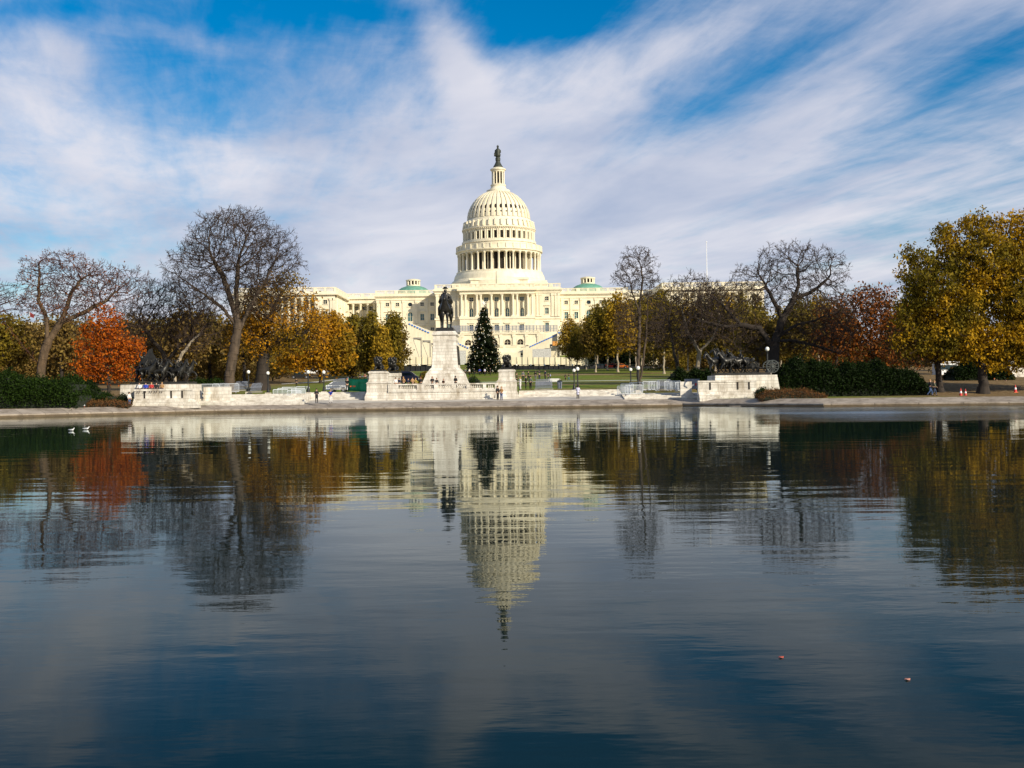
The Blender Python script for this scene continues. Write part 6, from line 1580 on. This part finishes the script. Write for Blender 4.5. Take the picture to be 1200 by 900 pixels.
# ---- gulls, drifting leaves
def gull(p, rz, label, swim=True):
    o = thing('gull', label, 'bird', p, rz, 'white gulls')
    J = dict(b=(0, 0, .09, .1, .085), c=(0, -.14, .12, .07), n=(0, -.2, .2, .035), h=(0, -.23, .26, .045), k=(0, -.32, .25, .012), t=(0, .2, .13, .03), e=(0, .3, .15, .015))
    me = skin('body', J, [('b', 'c'), ('c', 'n'), ('n', 'h'), ('h', 'k'), ('b', 't'), ('t', 'e')], m_white); put(me, 'body', o, (0, 0, 0 if swim else .12))
    m = MB(); z = 0 if swim else .12
    for s in (-1, 1): m.ball((s * .085, .06, .12 + z), .03, .2, .06, 8, 5)
    m.build('wings', M('gull_grey', (.4, .42, .44), .7, .05), o, smooth=True, world=False)
    if not swim:
        for s in (-1, 1): MB().cyl((s * .03, 0, 0), (s * .03, 0, .16), .012, .012, 5).build('leg', m_orange, o, world=False)
    o.scale = (.8,) * 3
def onwater(px, y):
    a, b = unroll(px, y); Y = F * H / (b - HOR); return (XX(px, Y, y), Y, -.02)
gull(onwater(84, 505), 1.3, 'white gull swimming on the pool, left of the two'); gull(onwater(101, 503.5), 1.6, 'white gull swimming on the pool, right of the two')
pp = P(99, 478, 127); gull((pp.x, 127, .95), .5, 'white gull standing on the coping by the brown shrubs', False)
for px, y, c, lab in [(1063, 797, (.45, .2, .14), 'pale pinkish fallen leaf floating at lower right of the pool'), (915, 771, (.4, .07, .04), 'tiny red fallen leaf floating left of the pale one')]:
    x, Y, z = onwater(px, y)
    m = MB(); m.add([(x - .022, Y, .006), (x - .008, Y - .02, .012), (x + .02, Y - .013, .005), (x + .028, Y + .006, .014), (x + .006, Y + .022, .007), (x - .012, Y + .016, .012)], [(0, 1, 2, 3, 4, 5)])
    q = m.build('fallen_leaf', M('leaf', c, .6, .1)); sd = q.modifiers.new('t', 'SOLIDIFY'); sd.thickness = .003; tag(q, lab, 'leaf', 'fallen leaves on the water')

# ================================================================ people
def man(label, px, yf, Y, hpx, *a, **k):
    z = P(px, yf, Y).z; person(label, px, Y, z, hpx * Y / F, *a, **k)
man('person in a long black coat and white shoes standing on the coping', 371, 472.3, 137.6, 17, 'hands_front', BLK, BLK, face=.2, long=True)
man('person in a blue jacket and white trousers raising hands to the face on the coping', 387.5, 472.0, 138, 15.6, 'arms_up', BLU, WHT, BH, face=0)
man('person in an olive jacket standing on the steps right of the left bronze base', 227, 463.2, 144, 16.5, 'hands_front', (.16, .15, .1), (.1, .09, .06), face=3.1)
man('person in a white top and blue jeans at the corner of the left marble base', 151.6, 476.3, 134, 17.2, 'stand', WHT, JEAN, face=1.2)
for px, c, lab, h in [(163.5, WHT, 'person in white seated at the left end of the left bronze base', DH), (171, BLU, 'person in blue seated second from left on the left bronze base', DH), (177.6, RED, 'person in red seated in the middle of the left bronze base', BH), (183.5, BLK, 'person in black seated fourth from left on the left bronze base', DH), (190, TAN, 'person in tan seated at the right end of the left bronze base', BH)]:
    zt_ = ZZ(456, 134.6, 178); person(lab, px, 136.0, zt_ - .45, 1.7, 'sit', c, NAVY, h, face=0)
man('person in a black coat, left of the couple by the right lion pedestal', 583.2, 469.3, 140.5, 17.4, 'stand', BLK, BLK, face=.9)
man('person in a tan jacket and jeans, right of the couple by the right lion pedestal', 587.6, 469.3, 140.3, 16.4, 'hands_front', TAN, JEAN, BH, face=-.5)
man('person in a pale lilac coat standing alone below the lamp pair', 677.2, 468.2, 140.4, 16.8, 'hands_front', LIL, BLK, face=3.0, long=True)
man('person in a green jacket standing by the grey barrier stack', 621.8, 456.2, 149.5, 15.8, 'stand', GRN, BLK, face=2.5)
man('person in a white coat beside the right lion pedestal', 609.6, 457.2, 148.5, 15.6, 'hands_front', WHT, WHT, BH, face=-1, long=True)
man('person in black between the white coat and the green jacket', 616.3, 456.4, 150.5, 16.5, 'stand', BLK, BLK, face=1.6)
man('person in a dark jacket with yellow scarf close to the right lion', 605.6, 452.5, 165, 16, 'hands_front', (.06, .05, .02), BLK, face=1.2)
for i, (px, yf, hp, c, t, ps, lab) in enumerate([(613.2, 446, 11.5, GRY, BLK, 'stand', 'distant person in grey on the lawn left of the group behind the barriers'), (619.4, 446.5, 12, BLK, BLK, 'walk', 'distant person in black just behind the green jacket'), (627.8, 445.5, 11, BLK, GRY, 'stand', 'distant person in black above the left end of the barrier stack'),
                                          (632.4, 445, 12, BLK, NAVY, 'arms_up', 'distant tall dark figure above the middle of the barrier stack'), (639.2, 445, 11.5, NAVY, BLK, 'stand', 'distant navy figure above the right end of the barrier stack'), (642.7, 445, 8, BLK, NAVY, 'walk', 'shorter dark figure beside the distant navy one'), (645.2, 445, 7.5, (.25, .35, .6), BLK, 'stand', 'small distant figure in light blue on the path'),
                                          (662.8, 446, 7.6, BLK, BLK, 'walk', 'distant dark walker, left of the pair on the white path'), (666.8, 446, 8.2, BLK, (.02, .15, .2), 'walk', 'distant dark walker, right of the pair on the white path')]):
    man(lab, px, yf, 206 if yf < 446 else 202, hp, ps, c, t, face=i * 1.3)
# people leaning on the balustrade
zt_ = zplat
for i, (px, c, h, ps, lab, hg) in enumerate([(463.8, WHT, DH, 'stand', 'person in black and white at the left end of the balustrade', 1.72), (467.9, NAVY, DH, 'stand', 'person in navy second from left behind the balustrade', 1.68), (473, TAN, BH, 'hands_front', 'person with fair hair and tan coat behind the left balustrade', 1.8), (478.7, NAVY, DH, 'hands_front', 'person in dark blue behind the left balustrade, before the van middle', 1.62),
                                      (483.6, TAN, DH, 'hands_front', 'person in a tan jacket before the right half of the van', 1.74), (487.2, (.4, .3, .06), BH, 'stand', 'person in mustard yellow before the right end of the van', 1.6), (493.2, BLK, (.2, .06, .02), 'hands_front', 'person in black with red hair left of the tall pedestal', 1.75),
                                      (506.8, BLK, (.25, .08, .03), 'hands_front', 'person in black leaning on balustrade at the left foot of the tall pedestal', 1.78), (512, BLK, (.25, .1, .04), 'stand', 'second person in black before the tall pedestal', 1.58), (519.8, (.05, .02, .01), (.3, .1, .04), 'hands_front', 'person with a pale face and dark top before the middle of the tall pedestal', 1.45), (534, BLK, BLK, 'hands_front', 'hooded person in black at the right foot of the tall pedestal', 1.82)]):
    person(lab, px, YW + 1.0 + .25 * (i % 2), zt_, hg * .94, ps, c, BLK, h, face=(.4, -.5, 2.6, .2)[i % 4])
man('person in dark clothes holding the left end of the green banner', 407, 459.3, 146.6, 16, 'arms_up', BLK, BLK, (.4, .12, .03), face=.3)
man('distant dark person on the left lawn behind the barricades', 347.6, 453, 180, 9.5, 'stand', BLK, BLK)
man('walker in a black jacket and jeans, left of the pair on the right bank', 1090, 463.9, 131, 19.6, 'walk', BLK, JEAN, BH, face=1.3)
man('walker in an olive jacket and dark jeans, right of the pair on the right bank', 1095, 463.6, 131.6, 17.8, 'walk', (.14, .14, .08), (.03, .05, .1), BH, face=1.3)
man('person in dark coat and orange hat on the grass right of the big trunk', 1165.4, 455.4, 165, 12.5, 'stand', BLK, RED, (.6, .15, .03), face=1)
man('person in pink beside the orange-hatted one at right', 1168.4, 455.6, 164, 11.5, 'hands_front', (.5, .2, .15), BLK, face=-1)
man('person in a black top and pale blue trousers right of the big trunk', 1178.6, 457.3, 160, 12.8, 'stand', BLK, (.35, .45, .55), face=2)
for i, (px, c, lab) in enumerate([(545.5, GRY, 'visitor in grey at the left foot of the decorated tree'), (550.5, WHT, 'visitor in white at the left foot of the decorated tree'), (556, BLK, 'visitor in black before the decorated tree'), (562.5, BLU, 'visitor in blue before the decorated tree'), (568.5, LIL, 'visitor in lilac before the middle of the decorated tree'), (575, BLK, 'visitor in black at the right side of the decorated tree')]):
    person(lab, px, 270 - i % 3, ground(270), 1.75, 'stand', c, BLK, face=i)
for i, (px, c, lab) in enumerate([(422, BLK, 'distant person in black above the green banner'), (428, (.3, .1, .05), 'distant person in brown above the green banner')]): man(lab, px, 446, 185, 8.5, 'stand', c, BLK)
# park benches under the oak
def bench(px, y, Y, rz, label):
    o = thing('park_bench', label, 'bench', P(px, y, Y), rz); o.location.z = ground(Y)
    m = MB(); [m.box(-.9, .9, -.25 + k * .13, -.15 + k * .13, .42, .46) for k in range(4)]; m.build('seat', m_white, o, world=False)
    m = MB(); [m.box(-.9, .9, .28, .31, .55 + k * .14, .64 + k * .14) for k in range(3)]; m.build('backrest', m_white, o, world=False)
    for s in (-1, 1): m = MB(); m.box(s * .8 - .03, s * .8 + .03, -.22, -.16, 0, .42); m.box(s * .8 - .03, s * .8 + .03, .24, .3, 0, .95); m.build('leg', m_black, o, world=False)
bench(650, 452, 175, .1, 'pale bench on the near lawn right of the grey barrier stack')
o = thing('litter_bin', 'grey litter bin on the near lawn right of the barrier stack', 'bin', P(656, 455.5, 150)); MB().lathe(0, 0, [(.28, 0), (.33, .9), (.33, .95), (.25, 1.05)], 14).build('drum', m_steel, o, world=False); MB().lathe(0, 0, [(.34, .955), (.36, 1.0), (.2, 1.12)], 14).build('lid', m_black, o, world=False)

# ================================================================ sky, sun, camera
EL, AZ = 25.0, 136.0      # sun elevation; azimuth clockwise from +Y (behind the right shoulder)
w = bpy.data.worlds.new('World'); scene.world = w; w.use_nodes = True; nt = w.node_tree
bg = nt.nodes['Background']
sky = nt.nodes.new('ShaderNodeTexSky'); sky.sky_type = 'NISHITA'; sky.sun_disc = False; sky.sun_elevation = R(EL); sky.sun_rotation = R(AZ); sky.air_density = 1.0; sky.dust_density = .6; sky.ozone_density = 2.5; sky.altitude = 0
SKYS = .105
bg.inputs['Strength'].default_value = SKYS
def N_(t): return nt.nodes.new(t)
def mt(op, a, b=None, c=None, clamp=False):
    q = N_('ShaderNodeMath'); q.operation = op; q.use_clamp = clamp
    for i, v in enumerate((a, b, c)):
        if v is None: continue
        if isinstance(v, (int, float)): q.inputs[i].default_value = v
        else: nt.links.new(v, q.inputs[i])
    return q.outputs[0]
tc = N_('ShaderNodeTexCoord'); sp = N_('ShaderNodeSeparateXYZ'); nt.links.new(tc.outputs['Generated'], sp.inputs[0])
x, y, z = sp.outputs
zz = mt('MAXIMUM', z, .015)
zc = mt('ADD', zz, .05)
cx_ = mt('DIVIDE', x, zc); cy_ = mt('DIVIDE', y, zc)
# clouds lie on a high sheet; streaks run away from the viewer towards the left of the horizon
def combine(a, b, c=0.):
    q = N_('ShaderNodeCombineXYZ')
    for i, v in enumerate((a, b, c)):
        if isinstance(v, (int, float)): q.inputs[i].default_value = v
        else: nt.links.new(v, q.inputs[i])
    return q.outputs[0]
A_ = -.28      # streak direction (tan)
ux = mt('SUBTRACT', cx_, mt('MULTIPLY', cy_, A_)); uy = mt('ADD', cy_, mt('MULTIPLY', cx_, A_))
def nz(vec, s, d, r, dist=0.):
    q = N_('ShaderNodeTexNoise'); q.inputs['Scale'].default_value = s; q.inputs['Detail'].default_value = d; q.inputs['Roughness'].default_value = r; q.inputs['Distortion'].default_value = dist
    nt.links.new(vec, q.inputs['Vector']); return q.outputs['Fac']
streak = nz(combine(mt('MULTIPLY', ux, 1.5), mt('MULTIPLY', uy, .38), 3.1), 1.25, 8, .58, .6)
puff = nz(combine(mt('MULTIPLY', cx_, 1.0), mt('MULTIPLY', cy_, .8), 7.7), 2.3, 8, .62, .4)
fine = nz(combine(mt('MULTIPLY', ux, 4.), mt('MULTIPLY', uy, 1.0), 1.2), 2.5, 6, .6, .3)
n_ = mt('ADD', mt('ADD', mt('MULTIPLY', streak, .5), mt('MULTIPLY', puff, .32)), mt('MULTIPLY', fine, .2))
# where the cover is open or closed: direction measures
ay = mt('MAXIMUM', mt('ABSOLUTE', y), .05)
u = mt('DIVIDE', x, ay); v = mt('DIVIDE', z, ay)
def blob(px, py, sx, sy, amp, rot=0.):
    cu = (px - 600) / F; cv = (HOR - py) / F; su = sx / F; sv = sy / F
    du = mt('SUBTRACT', u, cu); dv = mt('SUBTRACT', v, cv); c, s = math.cos(rot), math.sin(rot)
    a = mt('ADD', mt('MULTIPLY', du, c / su), mt('MULTIPLY', dv, s / su)); b = mt('ADD', mt('MULTIPLY', du, -s / sv), mt('MULTIPLY', dv, c / sv))
    r2 = mt('ADD', mt('MULTIPLY', a, a), mt('MULTIPLY', b, b))
    return mt('MULTIPLY', mt('EXPONENT', mt('MULTIPLY', r2, -1.)), amp)
bias = None
for bb in BLOBS:
    q = blob(*bb); bias = q if bias is None else mt('ADD', bias, q)
elev = N_('ShaderNodeMapRange'); nt.links.new(v, elev.inputs['Value']); elev.inputs['From Min'].default_value = .02; elev.inputs['From Max'].default_value = .36; elev.inputs['To Min'].default_value = .15; elev.inputs['To Max'].default_value = -.06; elev.clamp = True
d = mt('ADD', mt('ADD', n_, bias), elev.outputs[0])
cov = N_('ShaderNodeMapRange'); cov.interpolation_type = 'SMOOTHSTEP'; nt.links.new(d, cov.inputs['Value']); cov.inputs['From Min'].default_value = CV[0]; cov.inputs['From Max'].default_value = CV[1]; cov.inputs['To Min'].default_value = 0; cov.inputs['To Max'].default_value = .93
cover = cov.outputs[0]
hs = N_('ShaderNodeHueSaturation'); hs.inputs['Saturation'].default_value = 1.6; hs.inputs['Value'].default_value = SKYV; hs.inputs['Hue'].default_value = .5 + .0
nt.links.new(sky.outputs[0], hs.inputs['Color'])
# thin cloud: lit veil, greyer where thick
tn = nz(combine(mt('MULTIPLY', ux, 1.0), mt('MULTIPLY', uy, .45), 9.1), 1.3, 5, .55, .3)
cr = N_('ShaderNodeValToRGB'); nt.links.new(tn, cr.inputs['Fac']); e = cr.color_ramp.elements
e[0].position = .34; e[0].color = (CL[0][0], CL[0][1], CL[0][2], 1); e[1].position = .66; e[1].color = (CL[1][0], CL[1][1], CL[1][2], 1)
cs = N_('ShaderNodeMix'); cs.data_type = 'RGBA'; cs.blend_type = 'MULTIPLY'; cs.inputs['Factor'].default_value = 1; nt.links.new(cr.outputs[0], cs.inputs[6]); cs.inputs[7].default_value = (1, 1, 1, 1)
sc_ = N_('ShaderNodeVectorMath'); sc_.operation = 'SCALE'; sc_.inputs['Scale'].default_value = 1 / SKYS; nt.links.new(cs.outputs[2], sc_.inputs[0])
mx = N_('ShaderNodeMix'); mx.data_type = 'RGBA'; nt.links.new(cover, mx.inputs['Factor']); nt.links.new(hs.outputs[0], mx.inputs[6]); nt.links.new(sc_.outputs[0], mx.inputs[7])
nt.links.new(mx.outputs[2], bg.inputs['Color'])

sun = bpy.data.lights.new('sun', 'SUN'); sun.energy = 5.0; sun.angle = R(.6); sun.color = (1, .90, .72)
so = bpy.data.objects.new('sun', sun); COL.objects.link(so)
dv = Vector((math.sin(R(AZ)) * math.cos(R(EL)), math.cos(R(AZ)) * math.cos(R(EL)), math.sin(R(EL))))
so.rotation_euler = (-dv).to_track_quat('-Z', 'Y').to_euler(); so.location = (0, 0, 200)

cam = bpy.data.cameras.new('camera'); co = bpy.data.objects.new('camera', cam); COL.objects.link(co); scene.camera = co
cam.sensor_width = 36; cam.lens = 36 * F / 1200; cam.clip_end = 20000; cam.clip_start = .1; cam.shift_y = (HOR - 450) / 1200
co.matrix_world = Matrix.Translation((0, 0, H)) @ Matrix.Rotation(R(90), 4, 'X') @ Matrix.Rotation(-ROLL, 4, 'Z')
scene.render.resolution_x = 1024; scene.render.resolution_y = 768
scene.view_settings.view_transform = 'Standard'; scene.view_settings.look = 'None'; scene.view_settings.exposure = EXPO; scene.view_settings.gamma = 1
scene.cycles.max_bounces = 6; scene.cycles.transparent_max_bounces = 4; scene.cycles.glossy_bounces = 3; scene.cycles.diffuse_bounces = 3
scene.cycles.sample_clamp_indirect = 6; scene.cycles.use_denoising = True
